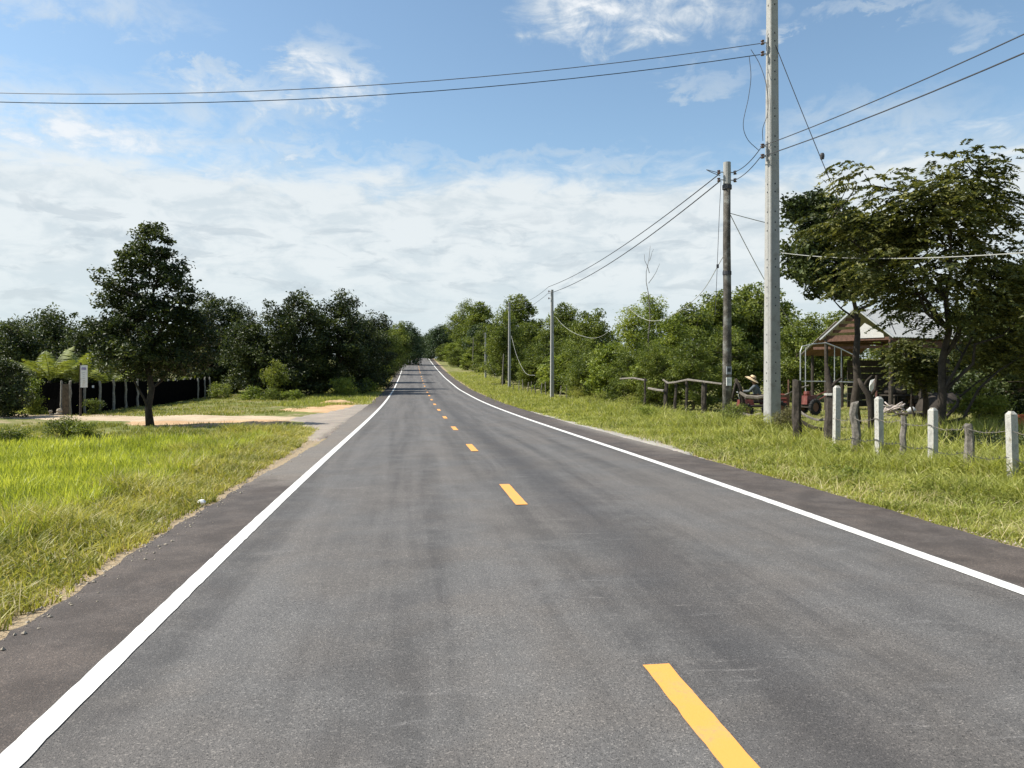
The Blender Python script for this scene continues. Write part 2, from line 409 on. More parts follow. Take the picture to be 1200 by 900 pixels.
yl = np.concatenate([[-60, -30, -15, -8], np.arange(-4, 30, .12), np.arange(30, 60, .5), np.arange(60, 262, 2.0)])
EL = lambda y: -3.87 + .03 * wob(y * .8, 1.0) + .012 * wob(y * 5, 3.) + .25 * np.clip((y - 9) / 9, 0, 1) * np.clip((30 - y) / 10, 0, 1)
ER = lambda y: 4.13 + .035 * wob(y * .6, 4.0) + .012 * wob(y * 5, 1.)
xr = np.array([0, .001, .12, .3, .5, .7, .88, .999, 1.0])
V = []
for y in yl:
    a, b = float(EL(y)) + random.gauss(0, .012), float(ER(y)) + random.gauss(0, .012); z = float(prof(y))
    for k, q in enumerate(xr):
        xx = a + (b - a) * q
        zz = z - .012 * abs(xx) * .5
        if k in (0, 8): zz = z - .14; xx += (-.05 if k == 0 else .05)
        V.append((xx, y, zz))
nx = len(xr); i = (np.arange(len(yl) - 1)[:, None] * nx + np.arange(nx - 1)[None]).ravel()
F = np.vstack([np.stack([i, i + 1, i + nx + 1], 1), np.stack([i, i + nx + 1, i + nx], 1)])
road = tag(link('road', tri_mesh('road', V, F), asphalt_material()), 'straight grey asphalt road dipping and rising to the horizon', kind='structure')
def rz_(x, y): return prof(y) - .006 * np.abs(x)
def strip(name, x0, w, ya, yb, mat, step=.5, jag=.006, lift=.006):
    yy = np.arange(ya, yb + 1e-6, step) if (yb < 200 or yb - ya < 5) else np.concatenate([np.arange(ya, 60, step), np.arange(60, yb + 1, 2.0)])
    if yy[-1] < yb - 1e-3: yy = np.append(yy, yb)
    V = []; n = len(yy)
    for y in yy:
        V += [(x0 - w / 2 + random.gauss(0, jag), y, float(rz_(x0, y)) + lift), (x0 + w / 2 + random.gauss(0, jag), y, float(rz_(x0, y)) + lift)]
    F = [f for k in range(n - 1) for f in ((2 * k, 2 * k + 1, 2 * k + 3), (2 * k, 2 * k + 3, 2 * k + 2))]
    return link(name, tri_mesh(name, V, F), mat, road)
wl = paint_material('white_line_paint', (.66, .65, .61), (.36, .34, .31))
yl_m = paint_material('yellow_line_paint', (.70, .31, .06), (.38, .25, .10))
strip('edge_line', -3.055, .13, -20, 250, wl, .09, .002)
strip('edge_line', 3.0, .145, -20, 250, wl, .09, .002)
k = 0
while True:
    y1 = 3.88 + 6.65 * k
    if y1 > 240: break
    strip('centre_dash', -.10, .145, y1 - 1.72, y1, yl_m, .086, .0016); k += 1

def sheet(name, poly, mat, lift, label, step=.5, fn=gz, jag=.10):
    """soil sheet following the terrain inside a polygon, its ragged outline snapped to the polygon"""
    Pq = np.array(poly, float); D_ = []
    for a in range(len(Pq)):
        p0, p1 = Pq[a], Pq[(a + 1) % len(Pq)]; m_ = max(2, int(np.linalg.norm(p1 - p0) / .2))
        for u in np.linspace(0, 1, m_, endpoint=False): D_.append(p0 + (p1 - p0) * u)
    P = np.array(D_); P = P + jag * np.column_stack([wob(P[:, 1] * 2.1 + P[:, 0], 2.), wob(P[:, 0] * 1.9 - P[:, 1], 5.)])
    x0, y0 = P.min(0); x1, y1 = P.max(0)
    xs_ = np.arange(x0 - step, x1 + 2 * step, step); ys_ = np.arange(y0 - step, y1 + 2 * step, step)
    X, Y = np.meshgrid(xs_, ys_); px, py = X.ravel(), Y.ravel()
    c = np.zeros(px.shape, bool); n = len(P); best = np.full(px.shape, 1e9); bx_ = px.copy(); by_ = py.copy()
    for a in range(n):
        p0, p1 = P[a], P[(a + 1) % n]
        c ^= ((p0[1] > py) != (p1[1] > py)) & (px < (p1[0] - p0[0]) * (py - p0[1]) / (p1[1] - p0[1] + 1e-12) + p0[0])
        d = p1 - p0; u = np.clip(((px - p0[0]) * d[0] + (py - p0[1]) * d[1]) / (np.dot(d, d) + 1e-12), 0, 1)
        qx, qy = p0[0] + d[0] * u, p0[1] + d[1] * u; r_ = (px - qx) ** 2 + (py - qy) ** 2
        k_ = r_ < best; best[k_] = r_[k_]; bx_[k_] = qx[k_]; by_[k_] = qy[k_]
    wx = np.where(c, px, bx_); wy = np.where(c, py, by_)
    nx_ = len(xs_); I = (np.arange(len(ys_) - 1)[:, None] * nx_ + np.arange(nx_ - 1)[None]).ravel()
    Q = np.stack([I, I + 1, I + nx_ + 1, I + nx_], 1); I = I[c[Q].any(1)]
    Fv = np.vstack([np.stack([I, I + 1, I + nx_ + 1], 1), np.stack([I, I + nx_ + 1, I + nx_], 1)])
    Vv = np.stack([wx, wy, fn(wx, wy) + np.where(c, lift, -.02)], 1)
    used, invx = np.unique(Fv, return_inverse=True)
    return tag(link(name, tri_mesh(name, Vv[used], invx.reshape(-1, 3)), mat, smooth=True), label, kind='structure')
track_m = dirt_material('track_dirt', (.40, .31, .21), (.50, .40, .28))
apron_m = dirt_material('apron_dirt', (.20, .165, .13), (.29, .235, .18), .2)
orange_m = dirt_material('orange_soil', (.42, .27, .15), (.52, .36, .21))
gravel_m = dirt_material('gravel_soil', (.20, .175, .13), (.31, .27, .205), .45)
sheet('dirt_track', [(-28.57,40.00), (-19.21,36.51), (-11.96,34.52), (-4.41,32.70), (-4.15,29.84), (-7.35,29.66), (-12.28,30.43), (-17.42,32.84), (-25.55,35.56)], track_m, .03, 'pale dirt side track running left from the road', .25)
sheet('dirt_apron', [(-3.7, 19.5), (-3.7, 50), (-4.6, 47), (-4.9, 40), (-5.3, 36), (-6.2, 33.0), (-6.2, 29.6), (-5.4, 28.6), (-5.1, 26.2), (-4.7, 23.5), (-4.25, 20)], apron_m, .045, 'dusty gravel apron where the dirt track meets the asphalt', .2)
sheet('orange_soil_patch', [(-8.35,38.78), (-5.17,35.83), (-4.54,38.77), (-4.42,46.82), (-5.74,44.99), (-7.12,42.15)], orange_m, .04, 'orange bare soil beside the track mouth', .2)
sheet('soil_patch', [(-12.35,30.64), (-6.48,30.15), (-5.70,28.23), (-6.81,26.97), (-9.64,26.95), (-11.48,28.20)], orange_m, .025, 'bare soil strip under the lone roadside tree', .2, jag=.18)
sheet('gravel_patch', [(4.05, 13.5), (4.5, 15), (4.9, 18), (5.1, 22), (4.9, 26), (4.6, 33), (4.05, 37)], gravel_m, .035, 'gravelly bare patch at the right edge of the road', .2, jag=.22)

# ------------------------------------------------------------------ grass
def blades(name, P, h, w, mat, lean=.35, label=None, segs=2, dirs=None, cat=None):
    n = len(P); base = np.column_stack([P, gz(P[:, 0], P[:, 1]) - .02])
    h = np.broadcast_to(h, (n,)) * rng.uniform(.55, 1.2, n); w = np.broadcast_to(w, (n,)) * rng.uniform(.7, 1.3, n)
    a = rng.uniform(0, 2 * math.pi, n); la = rng.uniform(0, 2 * math.pi, n) if dirs is None else dirs + rng.normal(0, .8, n)
    L = h * np.abs(rng.normal(lean, lean * .6, n))
    sx = np.column_stack([np.cos(a), np.sin(a), np.zeros(n)]) * (w / 2)[:, None]
    ld = np.column_stack([np.cos(la), np.sin(la), np.zeros(n)])
    if segs == 1:
        V = np.stack([base - sx, base + sx, base + ld * L[:, None] + np.array((0, 0, 1.)) * h[:, None]], 1)
        F = np.arange(n * 3).reshape(n, 3)
    else:
        mid = base + ld * (L * .35)[:, None] + np.array((0, 0, 1.)) * (h * .6)[:, None]
        tip = base + ld * L[:, None] + np.array((0, 0, 1.)) * (h * rng.uniform(.75, 1.0, n))[:, None]
        V = np.stack([base - sx, base + sx, mid - sx * .75, mid + sx * .75, tip], 1)
        q = np.array([(0, 1, 3), (0, 3, 2), (2, 3, 4)])
        F = (np.arange(n)[:, None, None] * 5 + q[None]).reshape(-1, 3)
    o = link(name, tri_mesh(name, V.reshape(-1, 3), F), mat)
    return tag(o, label, cat, kind='stuff')
def scatter(n, x0, x1, y0, y1, clump=0, cr=.1, bias=0.0):
    """random points; bias > 0 packs more of them at the near end"""
    if clump:
        m_ = n // clump; u = rng.uniform(0, 1, m_) ** (1 + bias)
        c = np.column_stack([rng.uniform(x0, x1, m_), y0 + (y1 - y0) * u])
        p = np.repeat(c, clump, 0) + rng.normal(0, cr, (m_ * clump, 2))
    else:
        u = rng.uniform(0, 1, n) ** (1 + bias)
        p = np.column_stack([rng.uniform(x0, x1, n), y0 + (y1 - y0) * u])
    return p
# young rice, sown in clumps over the sunken field left of the road
p = scatter(230000, -21, -5.1, 2.0, 21.5, 14, .07, .35)
edge_x = -5.3 + .35 * wob(p[:, 1] * .9, 2.0) + .06 * (p[:, 1] - 8)
far_y = 20.4 + .10 * (-p[:, 0] - 5)
p = p[(p[:, 0] < edge_x) & (p[:, 1] < far_y) & (p[:, 0] > -3.5 - .78 * p[:, 1])]
blades('rice_crop', p, .40 + .05 * wob(p[:, 0] + p[:, 1], 1.), .0095 + .0008 * p[:, 1], G_rice, .22, 'bright green young rice standing in the field left of the road', dirs=None, cat='rice')
p = scatter(120000, -7.6, -3.85, 1.6, 23.5, 12, .10, .6)
ed = -4.0 + .09 * wob(p[:, 1] * 1.9, 1.) + .05 * wob(p[:, 1] * 6.1, 4.) - .03 * np.clip(p[:, 1] - 16, 0, 9) ** 1.2
ok = (p[:, 0] < ed) & (p[:, 0] > -5.9 + .35 * wob(p[:, 1] * .9, 2.0) + .0 * p[:, 1] - .8 * (p[:, 1] > 15))
p = p[ok]
blades('verge_grass', p, np.clip(.10 + .19 * (-3.95 - p[:, 0]), .08, .36) * (1 + .35 * wob(p[:, 1] * 1.4 + p[:, 0], 3.)), .0085 + .0007 * p[:, 1], G_verge, .6, 'yellowish ragged grass along the left edge of the asphalt', cat='grass')
# rough grass strip between the rice and the track
p = scatter(46000, -26, -6.0, 20.0, 30, 8, .12)
ok = p[:, 1] < 28.2 + .12 * (-p[:, 0] - 9) ; p = p[ok]
bare = wob(p[:, 0] * .8, 4.) + wob(p[:, 1] * 1.2 + p[:, 0], 1.) > .55
bare |= (p[:, 1] > 25.2 + .12 * (-p[:, 0] - 9) + .3 * wob(p[:, 0] * 2, 1.)) & (p[:, 0] > -11.6) & (p[:, 0] < -6.2) & (rng.uniform(0, 1, len(p)) < .85)
p = p[~bare]
blades('field_edge_grass', p, .14, .035, G_short, .5, 'short olive grass between the rice and the dirt track', segs=1, cat='grass')
# cropped grass beyond the track
p = scatter(70000, -40, -5.2, 29.5, 62, 6, .15, .5)
lim = 33.6 + .12 * (-p[:, 0] - 9)
bare = (wob(p[:, 0] * .35 + 1, 4.) + wob(p[:, 1] * .5 + p[:, 0] * .2, 1.)) > .75
p = p[(p[:, 1] > lim) & ~bare & (p[:, 0] < -4.4 - .09 * (50 - np.clip(p[:, 1], 30, 50)) * 2.4)]
blades('cropped_grass', p, .13, .05, G_short, .5, 'cropped pale green grass on the rise behind the dirt track', segs=1, cat='grass')
# right verge
p = scatter(150000, 4.10, 8.6, 4.5, 42, 12, .10, 1.1)
ed = 4.22 + .05 * wob(p[:, 1] * 6.1, 4.) + .09 * wob(p[:, 1] * 1.7, 2.) + .62 * np.exp(-((p[:, 1] - 19.0) / 4.2) ** 2) * rng.uniform(.4, 1.3, len(p))
p = p[p[:, 0] > ed]
hh = np.clip(.07 + .15 * (p[:, 0] - 4.2), .07, .46) * (1 + .5 * wob(p[:, 1] * 1.1 + p[:, 0] * 2, 3.))
blades('roadside_grass', p, hh, .0095 + .0008 * p[:, 1], G_weed, .6, 'lush light green grass between the asphalt and the wire fence', cat='grass')
p = scatter(22000, 4.3, 9.5, 42, 120, 6, .2, .5)
blades('roadside_grass', p, .22, .06, G_weed, .5, 'yellow green grass strip on the right beside the far road', segs=1, cat='grass')
p = scatter(14000, -9, -4.0, 44, 120, 6, .2, .5)
blades('roadside_grass', p, .22, .06, G_weed, .5, 'grass strip on the left beside the far road under trees', segs=1, cat='grass')
# lawn behind the fence
p = scatter(80000, 8.0, 30, 8, 42, 6, .14, .5)
p = p[p[:, 0] < 3 + .95 * p[:, 1]]
blades('yard_lawn', p, .09, .04, G_short, .5, 'short sunlit lawn behind the wire fence', segs=1, cat='lawn')

# stones and grit along both asphalt edges
def grit(name, n, xf, y0, y1, label, s0=.004, s1=.019):
    V = []; F = []; oct_ = np.array([(1, 0, 0), (0, 1, 0), (-1, 0, 0), (0, -1, 0), (0, 0, .7), (0, 0, -.5)], float)
    of = np.array([(0, 1, 4), (1, 2, 4), (2, 3, 4), (3, 0, 4), (1, 0, 5), (2, 1, 5), (3, 2, 5), (0, 3, 5)])
    y = y0 + (y1 - y0) * rng.uniform(0, 1, n) ** 1.6; x = xf(y, n)
    s = s0 + (s1 - s0) * rng.uniform(0, 1, n) ** 3
    onroad = (x > -3.86) & (x < 4.12)
    z = np.where(onroad, prof(y) - .006 * np.abs(x), gz(x, y) + .01) + s * .3
    v = oct_[None] * s[:, None, None] * rng.uniform(.6, 1.4, (n, 6, 3)) + np.stack([x, y, z], 1)[:, None]
    F = (np.arange(n)[:, None, None] * 6 + of[None]).reshape(-1, 3)
    return tag(link(name, tri_mesh(name, v.reshape(-1, 3), F), stone_m), label, 'gravel', kind='stuff')
grit('gravel', 2600, lambda y, n: -3.93 + rng.normal(0, .12, n), 1.5, 26, 'small stones scattered along the left asphalt edge')
grit('gravel', 4500, lambda y, n: 4.28 + np.abs(rng.normal(0, .16, n)) + .8 * rng.uniform(0, 1, n) * np.exp(-((y - 19.0) / 4.5) ** 2), 4, 34, 'small stones scattered along the right asphalt edge')
for q, (px_, s_) in enumerate((((-4.02, 9.75), .055), ((-4.1, 10.1), .03))):
    mb = MB(); mb.lathe((0, 0, 0), [(.001, -.3 * s_), (s_ * .8, -.1 * s_), (s_, .25 * s_), (s_ * .6, .7 * s_), (.001, .85 * s_)], 8)
    o = mb.build('stone', white_p); o.location = (*px_, G(px_) + .04)
    tag(o, ['pale stone lying at the left asphalt edge by yellow grass', 'smaller pale chip behind the pale stone at the asphalt edge'][q], 'stone')

# ------------------------------------------------------------------ trees
def leaf_quads(Pc, size, asp=.5, up=.5, fold=.25, axis=None):
    """rhombic leaves folded along the midrib, 2 triangles each"""
    n = len(Pc); size = np.broadcast_to(size, (n,)) * rng.uniform(.6, 1.25, n)
    nrm = rng.normal(0, 1, (n, 3)); nrm[:, 2] = np.abs(nrm[:, 2]) + up; nrm /= np.linalg.norm(nrm, axis=1)[:, None]
    d = rng.normal(0, 1, (n, 3)) if axis is None else axis + rng.normal(0, .35, (n, 3))
    d -= nrm * (d * nrm).sum(1)[:, None]; d /= np.linalg.norm(d, axis=1)[:, None] + 1e-9
    s = np.cross(nrm, d)
    L = size[:, None]; W_ = L * asp * .5
    base = Pc - d * L * .5; tip = Pc + d * L * .5 - nrm * L * .12
    a = Pc + s * W_ + nrm * W_ * fold - d * L * .05; b = Pc - s * W_ + nrm * W_ * fold - d * L * .05
    V = np.stack([base, a, tip, b], 1).reshape(-1, 3)
    i = np.arange(n)[:, None] * 4
    F = np.concatenate([i + np.array([[0, 1, 2]]), i + np.array([[0, 2, 3]])], 0)
    return V, F
def path(a, b, n=5, sag=0.0, jit=.05):
    a = np.asarray(a, float); b = np.asarray(b, float); u = np.linspace(0, 1, n)[:, None]
    p = a * (1 - u) + b * u; p[:, 2] += sag * np.sin(u[:, 0] * math.pi)
    p[1:-1] += rng.normal(0, jit * np.linalg.norm(b - a), (n - 2, 3))
    return p
def lobes_auto(H, W_, z0, n, top=.35):
    out = []
    for i in range(n):
        u = (i + .5) / n; z = z0 + (H - z0) * (u * .9 + .04)
        env = math.sin(math.pi * min(1, max(.12, (u * .8 + .16)))) ** .7 * (1 - top * u)
        a = i * 2.4 + random.uniform(-.4, .4); rr = W_ / 2 * env * random.uniform(.35, .62)
        s = W_ * random.uniform(.17, .27) * (1 - .3 * u)
        out.append((rr * math.cos(a), rr * math.sin(a), min(z, H - s * .8), s, s, s * random.uniform(.65, .9)))
    out.append((0, 0, (H + z0) / 2, W_ * .28, W_ * .28, (H - z0) * .36))
    return out
def make_tree(name, label, cat, pos, H, W_, z0, seed, nclu, nleaf, lsize, leaf, tr=.12, bk=None, lobes=None, nl=12,
              cs=.3, asp=.5, up=.5, group=None, pinnate=False, top=.35, lean=(0, 0), trunks=1, limbs=9):
    global rng
    rng = np.random.default_rng(seed); random.seed(seed)
    bk = bk or bark
    lobes = lobes or lobes_auto(H, W_, z0, nl, top)
    root = thing(name, label, cat, (pos[0], pos[1], G(pos) - .05), 0, group)
    w = np.array([l[3] * l[4] * l[5] for l in lobes]) ** .75; w /= w.sum()
    li = rng.choice(len(lobes), nclu, p=w)
    Lb = np.array(lobes)[li]
    v = rng.normal(0, 1, (nclu, 3)); v /= np.linalg.norm(v, axis=1)[:, None]
    cc = Lb[:, :3] + v * (rng.uniform(0, 1, nclu) ** .35)[:, None] * Lb[:, 3:6]
    cc = cc[cc[:, 2] > z0 * .75]; nclu = len(cc)
    mb = MB()
    for k_ in range(trunks):
        off = np.array((0, 0, 0.)) if trunks == 1 else np.array((random.uniform(-.3, .3), random.uniform(-.3, .3), 0)) * (1 if k_ else 0)
        th_ = H * .82
        tp = np.array([(lean[0] * u + off[0] * (1 + 3 * u) + (random.gauss(0, .03) if u else 0) * H * .3, lean[1] * u + off[1] * (1 + 3 * u) + (random.gauss(0, .03) if u else 0) * H * .3, u * th_) for u in np.linspace(0, 1, 9)])
        mb.tube(tp, tr / (1 + .5 * k_) * np.array([1.35, 1.02, .92, .8, .66, .5, .36, .22, .08]), 7)
        if k_ == 0: T0 = tp
    # limbs to cluster-groups, twigs from limbs to clusters
    nlim = min(limbs, nclu); sel = rng.choice(nclu, nlim, replace=False)
    nodes = [T0[3:]]
    for s_ in sel:
        c = cc[s_]; hz = max(z0 * .6, c[2] - np.linalg.norm(c[:2]) * .9); k_ = int(np.clip(hz / th_ * 8, 1, 7))
        p_ = path(T0[k_], c, 6, .05 * H * .3, .05); mb.tube(p_, tr * .45 * np.array([1, .8, .62, .45, .3, .12]), 5, False); nodes.append(p_[1:])
    nd = np.vstack(nodes)
    for c in cc[rng.choice(nclu, min(nclu, 90), replace=False)]:
        dd = np.linalg.norm(nd - c, axis=1) + 1.5 * np.clip(nd[:, 2] - c[2], 0, None); a_ = nd[dd.argmin()]
        mb.tube(path(a_, c, 4, 0, .06), tr * .16 * np.array([1, .7, .45, .2]) + .004, 4, False)
    mb.build('trunk', bk, root, True)
    if not pinnate:
        sz = cs * rng.uniform(.55, 1.3, nclu)
        k_ = rng.choice(nclu, nleaf, p=sz / sz.sum())
        q_ = rng.normal(0, 1, (nleaf, 3)); q_ /= np.linalg.norm(q_, axis=1)[:, None]
        P_ = cc[k_] + q_ * (rng.uniform(0, 1, nleaf) ** .42 * sz[k_] * np.where(rng.uniform(0, 1, nleaf) < .10, 2.1, 1.5))[:, None] * np.array((1, 1, .62))
        V_, F_ = leaf_quads(P_, lsize, asp, up)
    else:
        nf = nleaf; k_ = rng.integers(0, nclu, nf)
        st = cc[k_] + rng.normal(0, cs, (nf, 3)) * np.array((1, 1, .6))
        out_ = st - np.array((0, 0, (z0 + H) / 2)); out_[:, 2] *= .3; out_ /= np.linalg.norm(out_, axis=1)[:, None]
        d = out_ + rng.normal(0, .6, (nf, 3)); d[:, 2] = d[:, 2] * .35 + .05; d /= np.linalg.norm(d, axis=1)[:, None]
        ln = pinnate * rng.uniform(.6, 1.3, nf); m_ = 9
        u = np.linspace(.15, 1.0, m_)
        rp = st[:, None] + d[:, None] * (ln[:, None] * u[None])[..., None]
        rp[..., 2] -= (ln[:, None] * .45 * u[None] ** 2)
        side = np.cross(d, np.array((0, 0, 1.))); side /= np.linalg.norm(side, axis=1)[:, None] + 1e-9
        Ps = []; Ax = []
        for sg in (-1, 1):
            ax = (side[:, None] * sg + d[:, None] * .5 + np.array((0, 0, -.35)))
            ax = np.repeat(ax, m_, 1) if ax.shape[1] == 1 else ax
            Ps.append((rp + ax * lsize * .45).reshape(-1, 3)); Ax.append(ax.reshape(-1, 3))
        V_, F_ = leaf_quads(np.vstack(Ps), lsize, asp, 1.0, .2, np.vstack(Ax))
    link('crown', tri_mesh('crown', V_, F_), leaf, root)
    return root
# lone roadside tree on the left
tp = (-10.59,27.78)
S = 26.3 / 870
lob = [(x_ * S, d_ * S, (497 - y_) * S, a_ * S, a_ * S, b_ * S) for x_, d_, y_, a_, b_ in [
    (2, 0, 283, 26, 22), (-20, 5, 305, 24, 18), (2, 10, 312, 36, 24), (-38, -8, 322, 22, 18), (24, -15, 345, 34, 26), (-30, 20, 350, 36, 26), (-45, 0, 385, 28, 22),
    (0, 0, 380, 46, 34), (42, 10, 372, 32, 28), (52, 0, 408, 26, 22), (-20, -15, 415, 36, 24), (20, 15, 415, 40, 26), (-48, 12, 418, 22, 16), (0, 0, 265, 18, 11)]]
make_tree('roadside_tree', 'lone dark leafy tree with short trunk beside the dirt track', 'tree', tp, 6.7, 3.6, 1.3, 11, 520, 27000, .135, L_dark, .115, bark_dark, lob, cs=.2, asp=.6)

# big pinnate-leaved tree behind the wire fence
tp = (9.58,14.26)
S = 15.6 / 870
lob = [(x_ * S, d_ * S, (522 - y_) * S, a_ * S, a_ * S * .9, b_ * S) for x_, d_, y_, a_, b_ in [
    (25, 0, 208, 48, 22), (-30, -20, 222, 46, 15), (-80, 10, 200, 30, 8), (58, 0, 240, 36, 20), (72, 10, 206, 22, 6), (18, -10, 184, 30, 11), (-50, 20, 268, 50, 24), (-105, 0, 258, 46, 16),
    (0, 10, 262, 66, 34), (60, 20, 290, 50, 30), (-85, -20, 308, 44, 20), (-20, 0, 315, 56, 26), (50, -20, 330, 54, 28), (100, 0, 340, 45, 32),
    (105, 20, 392, 48, 26), (70, 10, 385, 40, 20), (-64, 0, 335, 36, 16), (-30, -10, 240, 44, 20), (20, 0, 236, 40, 22), (-5, -10, 362, 26, 9), (-30, 10, 345, 30, 10), (92, 0, 296, 28, 16), (84, 0, 262, 18, 5)]]
make_tree('yard_tree', 'large spreading tree with drooping feathery leaves behind the wire fence', 'tree', tp, 6.4, 5, 1.7, 21, 440, 2300, .125, L_big, .095, bark_dark, lob, cs=.26, asp=.42, pinnate=.36, lean=(.3, 0), limbs=14)
tq = (10.60,16.54); Sq = 18.0 / 870
make_tree('young_tree', 'thin young tree with sparse hanging leaves before the shed roof edge', 'tree', tq, 3.0, 2, .9, 22, 70, 330, .11, L_big, .03, bark_dark,
          [(x_ * Sq, 0, (505 - y_) * Sq, a_ * Sq, a_ * Sq, b_ * Sq) for x_, y_, a_, b_ in [(-14, 400, 16, 10), (8, 412, 20, 12), (-4, 392, 14, 8), (16, 432, 14, 10)]], cs=.15, asp=.42, pinnate=.26, limbs=6)
# round-leaved darker tree just left of it
tp = (13.42,23.22)
S = 25 / 870
lob = [(x_ * S, d_ * S, (500 - y_) * S, a_ * S, a_ * S, b_ * S) for x_, d_, y_, a_, b_ in [
    (-53, 0, 250, 32, 22), (-68, 10, 290, 24, 30), (-38, 0, 300, 45, 40), (-8, 0, 262, 46, 26), (27, 10, 290, 50, 36), (-63, 0, 318, 24, 16), (-28, 5, 232, 24, 10), (17, 5, 330, 36, 18), (-23, 10, 338, 32, 16), (-56, 0, 300, 26, 18)]]
make_tree('yard_tree', 'dark round-leaved tree rising left behind the feathery tree', 'tree', tp, 7.6, 5, 2.9, 33, 260, 21000, .15, L_deep, .14, bark_dark, lob, cs=.27, asp=.8, limbs=6)
# right-edge trees
ZT = []
def simple_tree(px_pos, H, W_, z0, seed, nclu, nleaf, ls, mat, label, tr=.12, **kw):
    o = make_tree(kw.pop('name', 'broadleaf_tree'), label, kw.pop('cat', 'tree'), px_pos, H, W_, z0, seed, nclu, nleaf, ls, mat, tr, **kw)
    return o
TA = simple_tree((16.11,18.82), 5.2, 5.5, 1.2, 41, 200, 14000, .16, L_deep, 'dark leafy tree at the right edge behind the yard', cs=.32)
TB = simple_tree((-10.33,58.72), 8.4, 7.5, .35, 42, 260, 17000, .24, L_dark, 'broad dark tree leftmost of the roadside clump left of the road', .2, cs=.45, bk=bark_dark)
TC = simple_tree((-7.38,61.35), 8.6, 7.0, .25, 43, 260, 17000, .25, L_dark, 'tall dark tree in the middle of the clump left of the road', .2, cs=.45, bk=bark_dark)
TD = simple_tree((11.50,42.65), 6.0, 4.2, .3, 44, 190, 9500, .19, L_fresh, 'tall wispy light green tree beside the tall thin dead branches', .1, cs=.32, asp=.35, top=.6)
TE = simple_tree((17.14,47.95), 6.6, 5.6, .8, 45, 200, 12000, .23, L_mid, 'rounded green tree left of the old dark pole', .16, cs=.4)
TF = simple_tree((23.36,44.08), 5.4, 6.5, .6, 46, 220, 15000, .2, L_mid, 'pale green dome-shaped tree between concrete pole and shed', .14, cs=.35, top=.2)
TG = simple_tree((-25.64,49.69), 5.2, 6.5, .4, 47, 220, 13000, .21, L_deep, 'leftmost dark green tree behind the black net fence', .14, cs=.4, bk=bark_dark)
TW = simple_tree((8.64,81.39), 8.4, 7, .8, 48, 220, 11000, .3, L_mid, 'tall willowy green tree behind the second slim pole', .2, cs=.5, asp=.35, top=.45)
TS = simple_tree((10.51,45.82), 2.9, 2.4, .1, 49, 90, 5200, .15, L_fresh, 'bright yellow green bush under the wispy tree', .05, cs=.22, name='bush', cat='bush', top=.2)
TU = simple_tree((12.11,34.50), 3.6, 3.8, .1, 50, 150, 9500, .17, L_mid, 'dense leafy bush behind the crooked rail fence', .06, cs=.26, name='bush', cat='bush', asp=.32, top=.25)
TV = simple_tree((-18.27,33.56), 2.7, 2.6, 0.0, 51, 130, 8500, .12, L_deep, 'dark bush at the left edge in front of the net fence', .05, cs=.22, name='bush', cat='bush', top=.2)
FAR = simple_tree((-1.82,151.42), 9, 8, .5, 52, 160, 7000, .42, L_far, 'tallest haze-tinted tree right where the road vanishes on the left', .2, cs=.7)
def put(src, px, s, rz, label, cat=None, group=None):
    return dup(src, (px[0], px[1], G(px) - .05), rz, s, label, cat, group)
# left side
put(TG, (-25.12,53.66), (1.0, 1.0, 1.18), 1.1, 'dark tree with the tallest pointed top left of the lone tree')
put(TG, (-21.61,50.16), .98, 2.3, 'dark tree between the pointed-top tree and the lone tree')
put(TC, (-24.13,63.62), .78, 4.0, 'dark tree filling in directly behind the lone roadside tree')
put(TB, (-18.59,65.90), 1.06, 1.9, 'dark tree just right of the lone roadside tree')
put(TC, (-16.45,66.62), (.8, .8, .96), 2.8, 'narrow black-green tree at the right end of the net fence')
put(TG, (-13.46,60.16), 1.15, .6, 'low dark tree in the gap left of the roadside clump')
put(TC, (-5.43,71.18), (.9, .9, .88), 1.0, 'dark tree at the right end of the roadside clump')
put(TB, (-6.10,65.22), (.8, .8, .86), 3.9, 'dark tree leaning over the left verge beside the road')
put(TW, (-4.79,85.22), .82, 2.0, 'lighter green tree behind the right end of the left clump')
put(TW, (-4.53,109.40), .85, .4, 'soft green tree beyond the left clump near the road')
put(TF, (-3.74,126.45), (1.1, 1.1, 1.5), .8, 'dull green tree overhanging the far left road edge')
DC = ['distant tree directly over the left road line at the crest', 'distant tree over the right road line at the crest', 'distant tree right of the road end at the crest', 'distant tree over the middle of the road end', 'distant tree left of the road end at the crest', 'distant tree beside the leafy far end of the right-hand row', 'farthest distant tree left of the road end']
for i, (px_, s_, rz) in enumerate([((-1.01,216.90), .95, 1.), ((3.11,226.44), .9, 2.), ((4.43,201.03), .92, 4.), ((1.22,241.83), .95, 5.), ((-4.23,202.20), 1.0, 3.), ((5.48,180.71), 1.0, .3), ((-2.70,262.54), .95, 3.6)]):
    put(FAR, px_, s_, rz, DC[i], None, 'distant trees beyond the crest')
BL = ['far tree behind the dark bush at the left edge', 'far tree behind the leftmost dark green tree', 'far tree behind the pointed-top tree', 'far tree just left of the lone roadside tree', 'far tree hidden behind the lone roadside tree', 'far tree right of the lone roadside tree',
      'far tree in the gap left of the roadside clump', 'far tree behind the broad clump tree', 'far tree behind the tall clump tree']
for i, (px_, s_, rz) in enumerate([((-37.59,67.46), .9, 1.), ((-39.33,77.78), .95, 2.), ((-34.13,73.04), .9, 5.), ((-30.30,74.54), .95, 3.), ((-24.06,71.68), .88, .5), ((-23.10,77.61), .9, 4.), ((-18.06,78.94), .85, 2.2), ((-15.29,82.61), .9, 5.5), ((-12.16,86.22), .9, .9)]):
    put((TB, TC, TG)[i % 3] if i % 3 < 2 else TB, px_, s_ * .82, rz, BL[i], None, 'back row of trees left of the road')
